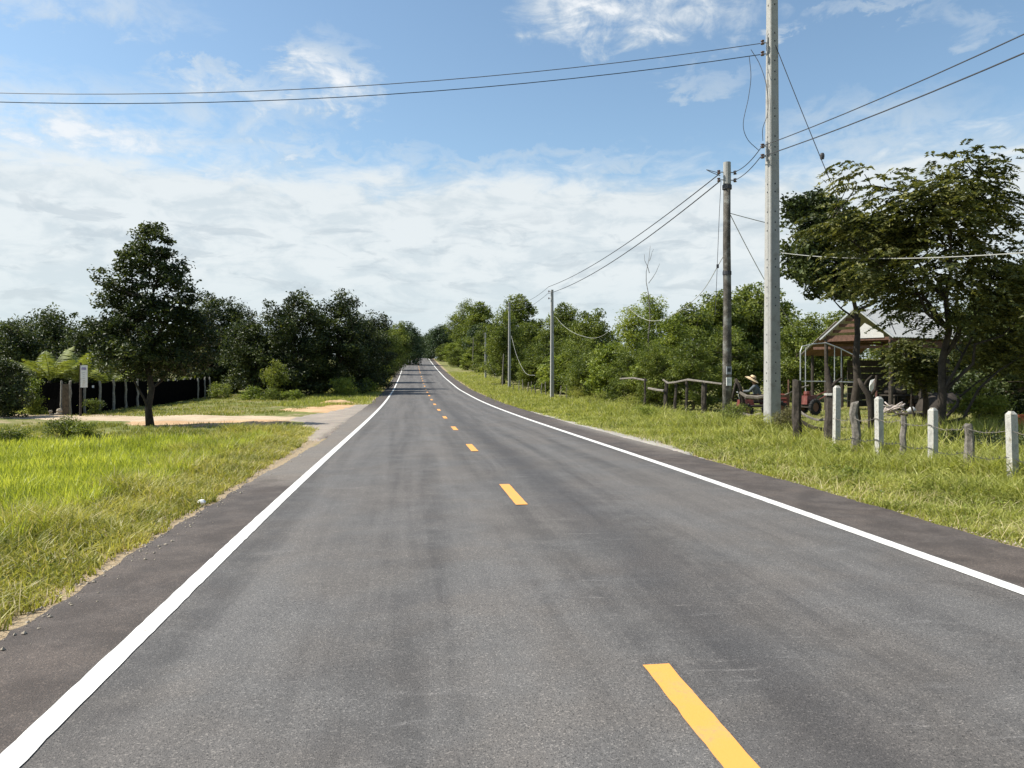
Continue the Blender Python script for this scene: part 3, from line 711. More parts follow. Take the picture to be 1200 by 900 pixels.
for i, (px_, s_) in enumerate([((-12.37,62.03), 1.0), ((-10.46,61.77), 1.1), ((-8.66,62.54), 1.05), ((-7.27,65.37), 1.1), ((-5.98,71.26), 1.2), ((-16.55,64.61), 1.0), ((-19.08,66.97), 1.0), ((-4.99,85.25), 1.3)]):
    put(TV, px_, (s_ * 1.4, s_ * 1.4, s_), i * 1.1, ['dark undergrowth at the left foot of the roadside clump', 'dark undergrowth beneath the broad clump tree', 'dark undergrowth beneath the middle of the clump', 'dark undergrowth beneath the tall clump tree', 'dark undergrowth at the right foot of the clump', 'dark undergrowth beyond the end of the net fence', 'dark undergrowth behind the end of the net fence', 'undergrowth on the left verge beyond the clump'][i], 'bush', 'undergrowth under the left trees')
# right side
def row(src, srcH, T, wid, rz, label, cat=None, group=None):
    (x_, y_), top = T; g_ = G((x_, y_)) - .05; k_ = (top - g_) / (srcH * .92)
    return dup(src, (x_, y_, g_), rz, (k_ * wid, k_ * wid, k_), label, cat, group)
row(TE, 6.6, ((12.38,314.31),18.166), 1.0, 2.0, 'small leafy tree at the far end of the right-hand row')
row(TW, 8.4, ((12.38,239.36),17.811), .9, 1.0, 'leftmost willowy tree of the row right of the far road')
row(TW, 8.4, ((13.37,200.55),18.443), .9, 2.7, 'willowy tree second from the far end of the right-hand row')
row(TD, 6.0, ((9.70,169.29),7.825), 1.2, 1.3, 'light green sapling tree at the verge right of the far road')
row(TE, 6.6, ((14.36,171.11),15.611), 1.0, 4.0, 'broad tree left of the second slim pole and behind the third')
row(TF, 5.4, ((12.38,131.42),8.432), 1.1, 5.2, 'low spreading tree in front of the willowy ones')
row(TE, 6.6, ((15.84,118.38),12.325), .9, 3.3, 'dark green tree just right of the second slim pole')
row(TF, 5.4, ((13.37,91.75),6.726), 1.0, 1.3, 'low leafy tree between the two slim poles')
row(TU, 3.6, ((11.38,85.71),3.393), 1.3, 2.6, 'bushy thicket behind the second slim pole')
row(TU, 3.6, ((10.69,108.17),3.101), 1.3, 4.4, 'green thicket behind the third slim pole')
row(TU, 3.6, ((11.09,70.37),3.652), 1.2, .6, 'bushy thicket left of the slim concrete pole')
for i, (T_, w_) in enumerate([(((6.53,176.40),6.856), 1.4), (((6.92,157.23),6.470), 1.3), (((7.52,143.60),5.064), 1.5), (((8.21,128.60),3.819), 1.5), (((9.10,117.05),3.219), 1.4), (((10.49,92.85),2.676), 1.5), (((10.29,71.11),2.097), 1.5), (((10.49,59.47),2.435), 1.5), (((10.89,51.32),2.686), 1.4), (((10.69,47.17),1.934), 1.3)]):
    row((TU, TS)[i % 2], (3.6, 2.9)[i % 2], T_, w_, i * 1.3, ['bush beside the road crest on the right', 'bush just before the right crest bush', 'verge bush before the leftmost willowy tree', 'verge bush left of the thin far pole', 'verge bush right of the thin far pole', 'verge bush left of the second slim pole', 'verge bush between the two slim poles', 'verge bush just right of the slim concrete pole', 'verge bush before the rounded green tree', 'low verge bush left of the bright yellow green bush'][i], 'bush', 'bushes lining the right verge')
for i, (T_, w_) in enumerate([(((9.80,46.31),2.254), 1.2), (((9.80,41.73),2.831), 1.0), (((10.10,38.63),2.332), 1.1), (((10.39,36.76),1.862), 1.1), (((10.79,35.92),2.542), .9), (((9.70,60.93),1.742), 1.2)]):
    row(TS if i % 2 else TU, (3.6, 2.9)[i % 2], T_, w_, i * 2.3, ['leafy bush at the verge left of the bright bush', 'tall fresh green bush pushing out to the verge under the wispy tree', 'dense bush between the wispy tree and the rail fence', 'small bush just left of the rail fence rail', 'fresh bush behind the left rail fence post', 'low bush touching the left side of the slim concrete pole'][i], 'bush', 'bushes crowding the right verge')
row(TE, 6.6, ((16.83,88.53),8.648), .85, .3, 'dark green tree behind and right of the slim concrete pole')
row(TF, 5.4, ((13.86,79.62),6.252), .8, 3.0, 'low green tree directly behind the slim concrete pole')
row(TF, 5.4, ((14.85,67.19),6.184), .9, 2.1, 'rounded green tree right of the slim concrete pole')
row(TU, 3.6, ((11.88,59.01),3.539), 1.1, 1.0, 'dark bushy thicket just right of the slim concrete pole')
row(TD, 6.0, ((15.84,51.75),6.405), .9, 2.0, 'thin-leaved light green tree between wispy tree and round tree')
row(TD, 6.0, ((14.85,44.63),4.587), 1.1, 4.0, 'young light green tree behind the crooked rail fence')
row(TE, 6.6, ((20.80,51.25),6.544), .9, 2.2, 'green tree directly behind the old dark pole')
row(TE, 6.6, ((23.77,53.41),7.166), .95, 1.2, 'dark green tree right of the old dark pole')
row(TF, 5.4, ((24.76,51.58),6.811), .8, 5.0, 'green tree behind the seated farmer')
row(TU, 3.6, ((12.87,50.00),3.138), 1.1, .3, 'dark shaded thicket under the wispy tree')
row(TU, 3.6, ((18.82,44.97),3.665), 1.1, 2.0, 'shaded thicket behind the old dark pole')
row(TU, 3.6, ((23.77,47.34),3.334), 1.0, 4.5, 'shaded thicket behind the farm cart')
put(TE, (31.80,54.04), 1.0, 3.0, 'green tree behind the open shed')
put(TF, (32.89,49.85), .9, 1.0, 'green tree behind the shed roof')
put(TA, (28.97,41.30), 1.25, 2.5, 'dark tree deep in the yard behind the shed')
put(TV, (27.14,40.54), (2.2, 2.2, .9), 1.0, 'low dark hedge behind the open shed', 'bush')
put(TV, (27.19,36.50), (2.2, 2.2, 1.3), 3.0, 'low dark hedge behind the big tree trunk', 'bush')
put(TB, (27.49,34.44), .75, .9, 'dark tree deep in the yard right of the shed')
put(TC, (26.13,29.58), .7, 4.2, 'dark tree at the right edge deep in the yard')
put(TB, (17.52,21.66), (.5, .5, .42), 5.2, 'low dark tree shading the yard behind the yellowed shrub')
BR = ['far green tree peeping over the far end of the right-hand row', 'far tree peeping just right of the second slim pole', 'far tree peeping left of the slim concrete pole', 'far tree peeping right of the slim concrete pole',
      'far tree behind the bare dead branches', 'far tree behind the round tree left of the old dark pole', 'far tree glimpsed between the two nearest poles', 'far tree glimpsed behind the dome-shaped tree', 'far tree behind the shed roof', 'far tree behind the big feathery tree', 'far tree behind the right edge of the yard']
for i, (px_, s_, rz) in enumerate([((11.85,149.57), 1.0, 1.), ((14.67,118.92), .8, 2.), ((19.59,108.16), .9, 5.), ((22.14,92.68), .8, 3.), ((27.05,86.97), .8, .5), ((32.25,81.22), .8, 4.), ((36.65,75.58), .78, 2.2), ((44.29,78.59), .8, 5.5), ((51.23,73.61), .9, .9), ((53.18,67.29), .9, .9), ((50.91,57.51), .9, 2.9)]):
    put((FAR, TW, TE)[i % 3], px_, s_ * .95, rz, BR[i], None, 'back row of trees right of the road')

# thin dead branches
rng = np.random.default_rng(5)
o = thing('dead_tree', 'thin bare dead branches sticking up above the green trees', 'tree', (*(12.19,41.55), 0))
mb = MB(); b0 = np.array([0, 0, G((12.19,41.55))])
def rel(p): q = (12.19,41.55); return (p[0] - q[0], p[1] - q[1], p[2])
A = rel((12.188,41.553,5.801)); B = rel((12.286,41.539,8.618))
mb.tube(path(b0, A, 6, 0, .01), [.05, .042, .038, .034, .03, .026], 6); mb.tube(path(A, B, 5, 0, .04), [.026, .02, .017, .013, .008], 5)
for a_, b_ in (((760, 330), (772, 308)), ((760, 326), (754, 300)), ((761, 310), (766, 296)), ((760, 340), (768, 326))): pass
mb.tube(path(rel((12.188,41.553,6.444)), rel((12.825,41.467,7.580)), 4, 0, .05), [.022, .018, .014, .01], 4)
mb.tube(path(rel((12.237,41.546,7.037)), rel((11.943,41.586,8.124)), 4, 0, .05), [.02, .016, .012, .01], 4)
mb.tube(path(rel((12.237,41.546,7.729)), rel((12.482,41.513,8.421)), 4, 0, .05), [.016, .013, .01, .008], 4)
mb.build('trunk', bark_grey, o)

# small palms behind the net fence
def palm(pos, H, nf, ln, seed, label):
    global rng; rng = np.random.default_rng(seed)
    root = thing('palm', label, 'palm', (*pos, G(pos) - .05))
    MB().tube(path((0, 0, 0), (0, 0, H), 5, 0, .02), [.14, .12, .11, .11, .08], 8).build('trunk', bark, root, True)
    for k_ in range(nf):
        a = k_ * 2.4 + rng.normal(0, .2); e = R(rng.uniform(42, 84)); L = ln * rng.uniform(.8, 1.1)
        d = np.array((math.cos(a) * math.cos(e), math.sin(a) * math.cos(e), math.sin(e)))
        u = np.linspace(0, 1, 8); hz = np.array((math.cos(a), math.sin(a), 0))
        rp = np.array((0, 0, H)) + d * (L * u)[:, None]; rp[:, 2] -= L * .32 * u ** 2.2; rp += hz * (L * .25 * u ** 2)[:, None]
        mb = MB(); mb.tube(rp, np.linspace(.022, .006, 8), 4)
        uu = np.linspace(.12, 1, 40); side = np.cross(hz, (0, 0, 1.))
        for q in uu:
            c = np.array([np.interp(q, u, rp[:, i]) for i in range(3)]); T = d * .5 + hz * .6
            for sg in (-1, 1):
                w_ = L * .27 * math.sin(math.pi * min(1, q * .8 + .18)) + .06
                tip = c + (side * sg * .75 + T * .55) * w_ + np.array((0, 0, rng.uniform(-.45, -.15))) * w_
                n_ = np.array((0, 0, .03)); t2 = T / np.linalg.norm(T) * .02
                mb.add([c - t2, c + t2, (c + tip) / 2 + t2 * 1.1 + n_, (c + tip) / 2 - t2 * 1.1 + n_, tip], [(0, 1, 2, 3), (3, 2, 4)])
        mb.build('frond', L_palm, root)
    return root
palm((-18.52,38.04), 1.6, 10, 2.3, 3, 'small palm with upright fronds left of the white banner sign')
palm((-17.68,38.93), 1.5, 11, 2.3, 4, 'small palm with arching yellow-green fronds behind the banner sign')
palm((-16.95,40.95), 1.3, 8, 2.0, 8, 'small palm half hidden behind the lone tree')

# shrubs and weeds that stand out one by one
def shrub(pos, H, W_, n, ls, mat, label, seed, asp=.45, cs=.14, name='shrub', cat='shrub', group=None, z0=.02):
    return make_tree(name, label, cat, pos, H, W_, z0, seed, max(20, int(n / 60)), n, ls, mat, .018, bark, cs=cs, asp=asp, nl=7, top=.2, limbs=8, group=group)
shrub((-11.39,23.04), .62, 1.5, 2600, .07, L_mid, 'green leafy shrub at the far edge of the rice field', 61)
shrub((-10.64,22.64), .55, 1.1, 1800, .07, L_mid, 'smaller green shrub touching the right side of the leafy shrub', 62)
shrub((-11.76,20.57), .7, 1.2, 2200, .07, L_mid, 'green shrub at the left edge of the rice field', 63)
shrub((-18.19,35.57), 1.7, 1.2, 3200, .11, L_fresh, 'pale green shrub beside the left end of the net fence', 64, cs=.2)
shrub((-15.67,36.04), .8, 1.0, 1300, .09, L_mid, 'small shrub at the foot of the banner sign', 65, cs=.16)
for i, (px_, h_, w_) in enumerate([((-18.53,58.82), 2.0, 2.4), ((-14.96,55.31), 1.1, 2.6), ((-12.35,52.94), .9, 2.4), ((-10.77,51.72), .8, 2.2), ((-9.35,51.53), .7, 2.0)]):
    shrub(px_, h_, w_, 1700, .14, L_fresh if i % 2 == 0 else L_mid, ['bright shrub showing above the right end of the net fence', 'wide low shrub under the dark trees beyond the net fence', 'low green shrub left of the clump foot', 'low shrub at the foot of the broad dark tree', 'smallest low shrub before the soil heap'][i], 70 + i, cs=.24)
shrub((-6.35,57.18), 1.6, 2.6, 2600, .14, L_fresh, 'leafy shrub on the left verge behind the soil heap', 76, cs=.26)
shrub((-5.11,63.06), 1.4, 2.4, 1900, .15, L_fresh, 'green shrub on the left verge close to the road', 77, cs=.26)
shrub((-11.09,54.79), 2.9, 2.4, 3000, .15, L_yel, 'drooping yellow-green creeper growth on the left face of the clump', 78, cs=.28)
shrub((8.14,17.78), .95, 1.25, 4200, .06, G_dry, 'brownish dry weed bush at the foot of the tall concrete pole', 80, .25, .12)
shrub((7.50,18.17), .85, 1.0, 3200, .07, G_weed, 'tall green weeds left of the tall concrete pole foot', 81, .22, .12)
shrub((8.07,16.38), .38, .8, 1200, .05, G_dry, 'low dark brown weeds beside the short dark post', 82, .25, .1)
shrub((8.23,21.30), .95, 1.2, 3000, .06, L_mid, 'weeds growing round the foot of the old dark pole', 83, .3, .13)
shrub((7.04,26.10), .8, 1.3, 2200, .09, L_fresh, 'light green weeds left of the crooked rail fence', 84, .25, .16)
shrub((7.51,30.08), 1.0, 1.6, 2400, .1, G_weed, 'tall pale grass clump beneath the wispy tree', 85, .18, .2)
shrub((9.28,45.98), 1.3, 2.4, 2400, .14, G_weed, 'tall grass clump right of the slim concrete pole', 86, .16, .28)
for i, (px_, h_, w_, m_) in enumerate([((7.07,24.08), .7, 1.5, G_weed), ((7.63,22.49), .6, 1.3, L_fresh), ((8.01,37.07), 1.0, 2.0, G_weed), ((7.26,16.99), .5, .9, L_fresh), ((6.49,12.86), .42, .8, L_fresh), ((6.44,9.94), .36, .8, G_weed), ((5.77,19.72), .35, .9, G_weed), ((5.92,16.67), .35, .8, L_fresh)]):
    shrub(px_, h_, w_, 1700, .065, m_, ['tall pale weeds left of the crooked rail fence posts', 'light green weeds at the foot of the crooked rail fence', 'pale grassy clump before the dark thicket by the verge', 'fresh green weeds before the tall concrete pole', 'leafy weeds at the foot of the first white post', 'tufted weed between the third and fourth white posts', 'low pale weed tuft on the verge by the gravelly patch', 'low leafy weed on the verge before the old pole'][i], 120 + i, .25, .12)
shrub((5.63,12.67), .25, .55, 700, .06, L_fresh, 'small leafy weed in the grass below the dark post', 87, .5, .07)
shrub((5.50,10.77), .28, .6, 900, .055, L_fresh, 'leafy weed at the foot of the second white post', 88, .4, .07)
shrub((5.43,13.40), .2, .5, 500, .05, L_mid, 'small dark weed low on the right verge', 89, .5, .06)
shrub((5.59,8.14), .32, .7, 1100, .07, G_weed, 'long-bladed weed tuft before the rightmost post', 90, .16, .1)
shrub((5.17,9.20), .26, .7, 900, .06, G_weed, 'weed tuft before the third white post', 91, .2, .09)
shrub((10.72,14.51), 1.45, 1.6, 2300, .10, L_yel, 'spindly shrub with yellowing leaves behind the rightmost posts', 92, .4, .12, z0=.55)
shrub((10.60,13.71), .95, .7, 900, .09, L_deep, 'dark leafy sprig right of the yellowing shrub', 93, .5, .1)
shrub((9.08,13.11), .62, 1.5, 5200, .06, L_dark, 'added dark scrub in place of tree shade behind the wire between third post and wooden post', 94, .4, .13)  # three dark-leaved scrubs added to stand in for the big tree's deep shade
shrub((9.16,12.29), .62, 1.5, 5200, .06, L_dark, 'added dark scrub in place of tree shade behind the wire before the rightmost white post', 95, .4, .13)
shrub((9.29,11.67), .62, 1.5, 4800, .06, L_dark, 'added dark scrub in place of tree shade at the right edge behind the wire', 96, .4, .13)
# tall grass behind the fence under the big tree
rng = np.random.default_rng(12)
c = (10.11,14.08)
p = np.column_stack([rng.normal(c[0], .75, 5200), rng.normal(c[1], .7, 5200)])
blades('tall_grass', p, .75, .022, G_weed, .3, 'tall pale grass clump behind the fence under the big tree', cat='grass')
c = (7.66,11.89)
p = np.column_stack([rng.uniform(6.75, 7.15, 11000), rng.uniform(8.0, 21, 11000)])
blades('fence_line_grass', p, .28, .022, G_weed, .45, 'longer grass left uncut along the foot of the wire fence', cat='grass')

# small broad-leaved weeds mixed into both verges
def weeds(name, n, xf, y0, y1, hs, ls, mat, label, per=26):
    y = y0 + (y1 - y0) * rng.uniform(0, 1, n) ** 1.7; x = xf(y, n)
    h = hs * rng.uniform(.5, 1.5, n)
    k_ = np.repeat(np.arange(n), per); u = rng.uniform(0, 1, len(k_)); a = rng.uniform(0, 6.28, len(k_)); r_ = h[k_] * .75 * np.sqrt(rng.uniform(0, 1, len(k_)))
    px_ = x[k_] + r_ * np.cos(a); py_ = y[k_] + r_ * np.sin(a)
    P_ = np.stack([px_, py_, gz(px_, py_) + h[k_] * (.25 + .75 * u) * (1.1 - r_ / h[k_] * .7)], 1)
    V_, F_ = leaf_quads(P_, ls, .5, .8)
    return tag(link(name, tri_mesh(name, V_, F_), mat), label, 'weeds', kind='stuff')
weeds('broadleaf_weeds', 420, lambda y, n: 4.5 + 3.2 * rng.uniform(0, 1, n) ** .7, 5, 26, .20, .055, L_fresh, 'small fresh broad-leaved weeds dotted through the right verge')
weeds('dark_weeds', 260, lambda y, n: 4.9 + 2.8 * rng.uniform(0, 1, n) ** .6, 5, 28, .22, .05, L_mid, 'darker low weeds dotted through the right verge')
weeds('broadleaf_weeds', 160, lambda y, n: -4.3 - 1.6 * rng.uniform(0, 1, n), 2.5, 22, .13, .045, L_mid, 'small broad-leaved weeds in the yellowish left verge')
p = scatter(5000, -6.6, -4.1, 2.2, 23, 10, .12, .6)
blades('dead_straw', p, .22, .006, leaf_mat('straw', (.35, .28, .14), (.5, .42, .22), (.62, .55, .32), .2), 1.3, 'pale dead straw lying through the left verge grass', cat='straw')
p = scatter(5000, 4.35, 7.0, 5, 24, 10, .12, .8)
blades('dead_straw', p, .24, .006, bpy.data.materials['straw'], 1.2, 'pale dead straw lying through the right verge grass', cat='straw')

# ------------------------------------------------------------------ utility poles
def square_pole(name, label, pos, H, wb, wt, rz, holes=False):
    root = thing(name, label, 'utility pole', (*pos, G(pos) - .1), rz)
    n = 8; mb = MB()
    ch = .16
    V = []; F = []
    for k_ in range(n + 1):
        u = k_ / n; w = (wb + (wt - wb) * u) / 2; c_ = w * ch
        for (a, b) in ((-w + c_, -w), (w - c_, -w), (w, -w + c_), (w, w - c_), (w - c_, w), (-w + c_, w), (-w, w - c_), (-w, -w + c_)): V.append((a, b, H * u))
    for k_ in range(n):
        for j in range(8): F.append((k_ * 8 + j, k_ * 8 + (j + 1) % 8, (k_ + 1) * 8 + (j + 1) % 8, (k_ + 1) * 8 + j))
    F.append(tuple(n * 8 + j for j in range(8)))
    mb.add(V, F).build('shaft', concrete, root)
    if holes:
        hb = MB(); z = 1.6; i = 0
        while z < H - .15:
            u = z / H; w = (wb + (wt - wb) * u) / 2
            hb.box((0, -w - .001, z), (.035, .006, .04)); hb.box((-w - .001, 0, z), (.006, .035, .04))
            z += (.22, .3, .55, .22, .8)[i % 5]; i += 1
        tag(hb.build('bolt_hole', wire_m, root), 'row of small dark holes up the shaft', kind='stuff')
    return root
def insulator(root, loc, sx=-1):
    """rack iron with one spool insulator, mounted on the pole side"""
    mb = MB(); mb.box((loc[0], loc[1], loc[2]), (.16, .02, .03)).build('bracket', steel, root)
    c = (loc[0] + sx * .1, loc[1], loc[2])
    MB().lathe((c[0], c[1], c[2]), [(.01, -.06), (.05, -.055), (.055, -.035), (.03, -.01), (.03, .01), (.055, .035), (.05, .055), (.01, .06)], 10).build('insulator', ins_m, root)
PA = (8.55,19.54)       # tall new concrete pole
big = square_pole('tall_concrete_pole', 'tall square grey concrete pole rising past the top of the picture', PA, 12.3, .36, .235, R(6), True)
gA = G(PA) - .1
for z in (10.618, 10.308, 7.739, 7.453):
    insulator(big, (-.2, 0, z - gA), -1)
for z in (10.546, 7.596):
    MB().box((-.17, 0, z - gA), (.025, .05, .55)).build('rack', steel, big)
PB = (8.61,22.66)       # old dark round pole
gB = G(PB) - .1
old = thing('old_wooden_pole', 'old dark round pole with pale cap and two small plates', 'utility pole', (*PB, gB))
MB().tube([(0, 0, 0), (0, 0, 2), (.01, 0, 4), (-.01, 0, 6), (0, 0, 8.111 - gB)], [.15, .14, .13, .12, .11], 12).build('shaft', pole_dark, old, True)
MB().tube([(0, 0, 7.454 - gB), (0, 0, 8.138 - gB + .02)], [.125, .118], 12).build('cap', concrete, old)
MB().tube([(0, 0, 7.290 - gB), (0, 0, 7.427 - gB)], [.15, .15], 12).build('band', wire_m, old)
MB().tube([(0, 0, 4.554 - gB), (0, 0, 4.664 - gB)], [.14, .14], 12).build('band', wire_m, old)
for z in (7.837, 7.591):
    insulator(old, (-.18, 0, z - gB), -1); insulator(old, (.17, 0, z - gB), 1)
for i, z in enumerate((1.491, 1.135)):
    pl_ = MB().box((-.01, -.165, z - gB), (.17, .03, .25 if i == 0 else .26)).build('plate', white_p if i else gold_dk, old)
    tag(pl_, ['upper grey plate with a dark framed window', 'lower pale plate with faint grey marks'][i])
    m_ = MB()
    if i == 0: m_.box((-.01, -.182, z - gB + .01), (.11, .006, .12))
    else:
        for q in range(4): m_.box((-.02 + .01 * (q % 2), -.182, z - gB + .07 - q * .035), (.09, .005, .013))
    m_.build('marking', wire_m if i == 0 else gold_dk, pl_)
poles = []
for px_, H_, wb, lab in (((8.60,52.53), 7.9, .26, 'slim concrete pole standing alone against the green trees'),
                         ((8.25,73.37), 8.6, .27, 'second slim concrete pole further along the right verge'),
                         ((8.46,99.58), 6.2, .24, 'third slim pole small against the far thicket')):
    pr = square_pole('slim_concrete_pole', lab, px_, H_, wb, .17, R(3)); poles.append((px_, pr, G(px_) - .1 + H_))
    for dz_ in (.12, .62): insulator(pr, (-.14, 0, H_ - dz_), -1)
for px_, H_, lab in (((8.38,119.77), 5.6, 'thin far wooden pole at the thicket edge'), ((8.06,77.43), 3.4, 'short thin leaning stake pole left of the second slim pole')):
    o = thing('thin_pole', lab, 'pole', (*px_, G(px_)))
    MB().tube([(0, 0, 0), (.03, 0, H_ / 2), (.12, 0, H_)], [.07, .06, .05], 6).build('shaft', wood_grey, o)
PC = (0.20,186.47)
o = thing('thin_pole', 'tiny pole standing at the crest where the road vanishes', 'pole', (*(0.33,201.58), G((0.33,201.58))))
MB().tube([(0, 0, 0), (0, 0, 5)], [.09, .07], 6).build('shaft', wood_grey, o)

# ------------------------------------------------------------------ wires
def wire(name, a, b, sag, r, mat, label, cat='wire', group=None, n=26, b2=None):
    a = np.array(a, float); b = np.array(b, float); u = np.linspace(0, 1, n)
    p = a[None] * (1 - u[:, None]) + b[None] * u[:, None]; p[:, 2] -= 4 * sag * u * (1 - u)
    o = thing(name, label, cat, tuple(a), 0, group)
    MB().tube(p - a, r, 5).build('strand', mat, o)
    return o
def curve_wire(name, pts, r, mat, label, cat='wire'):
    pts = np.array(pts, float); m_ = 8; out_ = []
    Pp = np.vstack([2 * pts[0] - pts[1], pts, 2 * pts[-1] - pts[-2]])
    for i in range(1, len(Pp) - 2):
        for u in np.linspace(0, 1, m_, endpoint=False):
            a, b, c_, d = Pp[i - 1:i + 3]
            out_.append(.5 * (2 * b + (c_ - a) * u + (2 * a - 5 * b + 4 * c_ - d) * u ** 2 + (3 * b - a - 3 * c_ + d) * u ** 3))
    out_.append(pts[-1]); p = np.array(out_)
    o = thing(name, label, cat, tuple(pts[0]))
    MB().tube(p - pts[0], r, 5).build('strand', mat, o)
    return o
# a pair crossing the road to the left
wire('power_line', (8.225,19.586,10.618), (-24.023,25.258,10.425), 1.05, .011, wire_m, 'upper thin wire of the pair crossing the sky to the left')
wire('power_line', (8.225,19.586,10.308), (-24.023,25.258,10.198), 1.06, .012, wire_m, 'lower thicker wire of the pair crossing the sky to the left')
# a pair coming back over the camera's right
wire('power_line', (8.225,19.586,7.739), (8.6, -14.0, 7.5), .95, .012, wire_m, 'upper wire of the pair rising to the right edge')
wire('power_line', (8.225,19.586,7.453), (8.6, -14.0, 7.15), .95, .014, wire_m, 'lower wire of the pair rising to the right edge')
wire('power_line', (8.225,19.586,7.691), (8.800,22.636,7.837), .12, .012, wire_m, 'short upper wire between the tall pole and the old dark pole')
wire('power_line', (8.225,19.586,7.453), (8.800,22.636,7.564), .1, .012, wire_m, 'short lower wire between the tall pole and the old dark pole')
wire('power_line', (8.394,22.691,7.810), (8.360,52.565,7.370), .42, .017, wire_m, 'upper wire sloping down from the old pole to the slim pole')
wire('power_line', (8.394,22.691,7.564), (8.360,52.565,6.879), .50, .019, wire_m, 'lower wire sloping down from the old pole to the slim pole')
wire('power_line', (8.360,52.565,7.370), (7.999,73.401,7.894), .5, .013, wire_m, 'upper faint wire between the first and second slim poles')
wire('power_line', (8.360,52.565,6.940), (7.999,73.401,7.384), .55, .013, wire_m, 'lower faint wire between the first and second slim poles')
curve_wire('cable_loop', [(8.394,22.691,7.810), (8.028,22.640,7.866), (7.921,22.654,7.893), (8.042,22.537,7.785), (8.394,22.691,7.728)], .012, wire_m, 'small black loop of wire left of the old pole top')
curve_wire('hanging_wire', [(8.421,22.687,7.564), (8.367,22.695,6.524), (8.312,22.702,5.156), (8.258,22.709,3.789), (8.231,22.713,3.241)], .009, wire_m, 'thin wire hanging down beside the old dark pole')
MBw = thing('wire_weight', 'small black insulator block on the hanging wire', 'insulator', (8.312,22.702,4.828)); MB().box((0, 0, 0), (.06, .06, .12)).build('block', wire_m, MBw)
curve_wire('hanging_wire', [(7.918,19.627,10.261), (7.920,19.526,9.651), (7.850,19.535,9.059), (7.709,19.554,8.348), (7.826,19.539,7.922), (8.178,19.592,7.643)], .009, wire_m, 'loose black wire looping down left of the tall pole')
curve_wire('hanging_wire', [(7.966,19.621,10.451), (8.155,19.494,10.006), (8.272,19.327,9.357), (8.318,19.321,8.652), (8.202,19.387,8.198), (8.249,19.482,7.875)], .009, wire_m, 'loose black wire hugging the left side of the tall pole')
gw = wire('guy_wire', (8.577,19.437,10.574), (10.875,17.512,2.430), .12, .011, wire_m, 'slanting guy wire from the tall pole down into the big tree')
gi = thing('guy_insulator', 'small black block insulator on the slanting guy wire', 'insulator', (9.523,18.653,7.264))
MB().lathe((0, 0, 0), [(.01, -.09), (.05, -.08), (.06, -.02), (.06, .03), (.045, .08), (.01, .09)], 8).build('block', wire_m, gi)
wire('service_cable', (8.718,19.418,4.773), (6.972,7.949,3.069), .16, .009, wire_w, 'pale cable running right across the big tree crown')
wire('service_cable', (8.719,22.647,6.524), (24.446,30.813,6.680), .3, .013, wire_w, 'faint pale wire from the old pole towards the yard')
wire('service_cable', (8.719,22.647,6.469), (15.088,30.061,3.071), .2, .013, wire_w, 'faint wire dropping from the old pole behind the tall pole')
curve_wire('service_cable', [(8.847,52.499,5.221), (8.820,49.072,4.301), (8.945,45.018,3.556), (9.241,40.942,3.338), (9.741,36.838,4.570)], .010, wire_w, 'pale sagging cable right of the slim pole before the trees')
curve_wire('service_cable', [(9.813,37.837,4.783), (10.088,36.791,4.221), (10.139,34.766,3.834), (9.966,31.762,3.838), (9.358,26.799,4.336), (8.544,22.772,5.171)], .012, wire_w, 'pale sagging cable between the wispy tree and the old pole')
curve_wire('service_cable', [(8.421,73.344,4.747), (8.447,69.304,2.566), (8.636,65.242,1.069), (8.804,61.183,0.887)], .014, wire_w, 'pale sagging cable hanging from the second slim pole')
curve_wire('service_cable', [(8.685,99.545,2.979), (8.719,95.504,1.600), (8.803,89.438,0.462)], .016, wire_w, 'short pale cable hanging from the third slim pole')

# ------------------------------------------------------------------ wire fence with concrete and wooden posts
def conc_post(parent, px_, top, w=.13, rz=0.1, lean=0.0, o3=(0, 0)):
    z0_ = G(px_) - .1; H_ = top - z0_
    mb = MB(); x_, y_ = px_[0] - o3[0], px_[1] - o3[1]
    mb.box((x_ + lean * .5, y_, z0_ + (H_ - .04) / 2), (w, w, H_ - .04), rz, lean / max(H_, .1))
    mb.box((x_ + lean, y_, z0_ + H_ - .02), (w * .98, w * .98, .045), rz, 0, 0, .45)
    return mb.build('concrete_post', conc_white, parent)
def wood_post(parent, px_, top, w, seed, o3=(0, 0), mat=None, lean=.0, flat=1.0):
    r2 = random.Random(seed); z0_ = G(px_) - .1; H_ = top - z0_
    x_, y_ = px_[0] - o3[0], px_[1] - o3[1]
    n = 6; pts = [(x_ + lean * k_ / n + r2.gauss(0, .012), y_ + r2.gauss(0, .01), z0_ + H_ * k_ / n) for k_ in range(n + 1)]
    V = []; F = []
    for k_, p_ in enumerate(pts):
        for j in range(6):
            a = j * math.pi / 3 + .4; rr = w / 2 * (1 + r2.gauss(0, .09)) * (1.1 - .15 * k_ / n)
            V.append((p_[0] + rr * math.cos(a), p_[1] + rr * math.sin(a) * flat, p_[2] + (r2.gauss(0, .018) if k_ == n else 0)))
    for k_ in range(n):
        for j in range(6): F.append((k_ * 6 + j, k_ * 6 + (j + 1) % 6, (k_ + 1) * 6 + (j + 1) % 6, (k_ + 1) * 6 + j))
    F.append(tuple(n * 6 + j for j in range(6)))
    return MB().add(V, F).build('wooden_post', mat or wood_grey, parent)
fo = (6.92,10.98)
wf = thing('wire_fence', 'barbed wire fence with alternating white concrete and grey wooden posts', 'fence', (fo[0], fo[1], 0))
CP = [((6.92,13.71), 1.228), ((6.96,12.39), 1.061), ((6.94,10.98), 0.938), ((6.99,9.41), 0.975), ((7.25,8.21), 0.959)]
for i, (p_, tz) in enumerate(CP): tag(conc_post(wf, p_, tz, .106, .12 * (i % 3), (.02, -.015, .0, -.04, 0)[i], fo), 'white square concrete post')
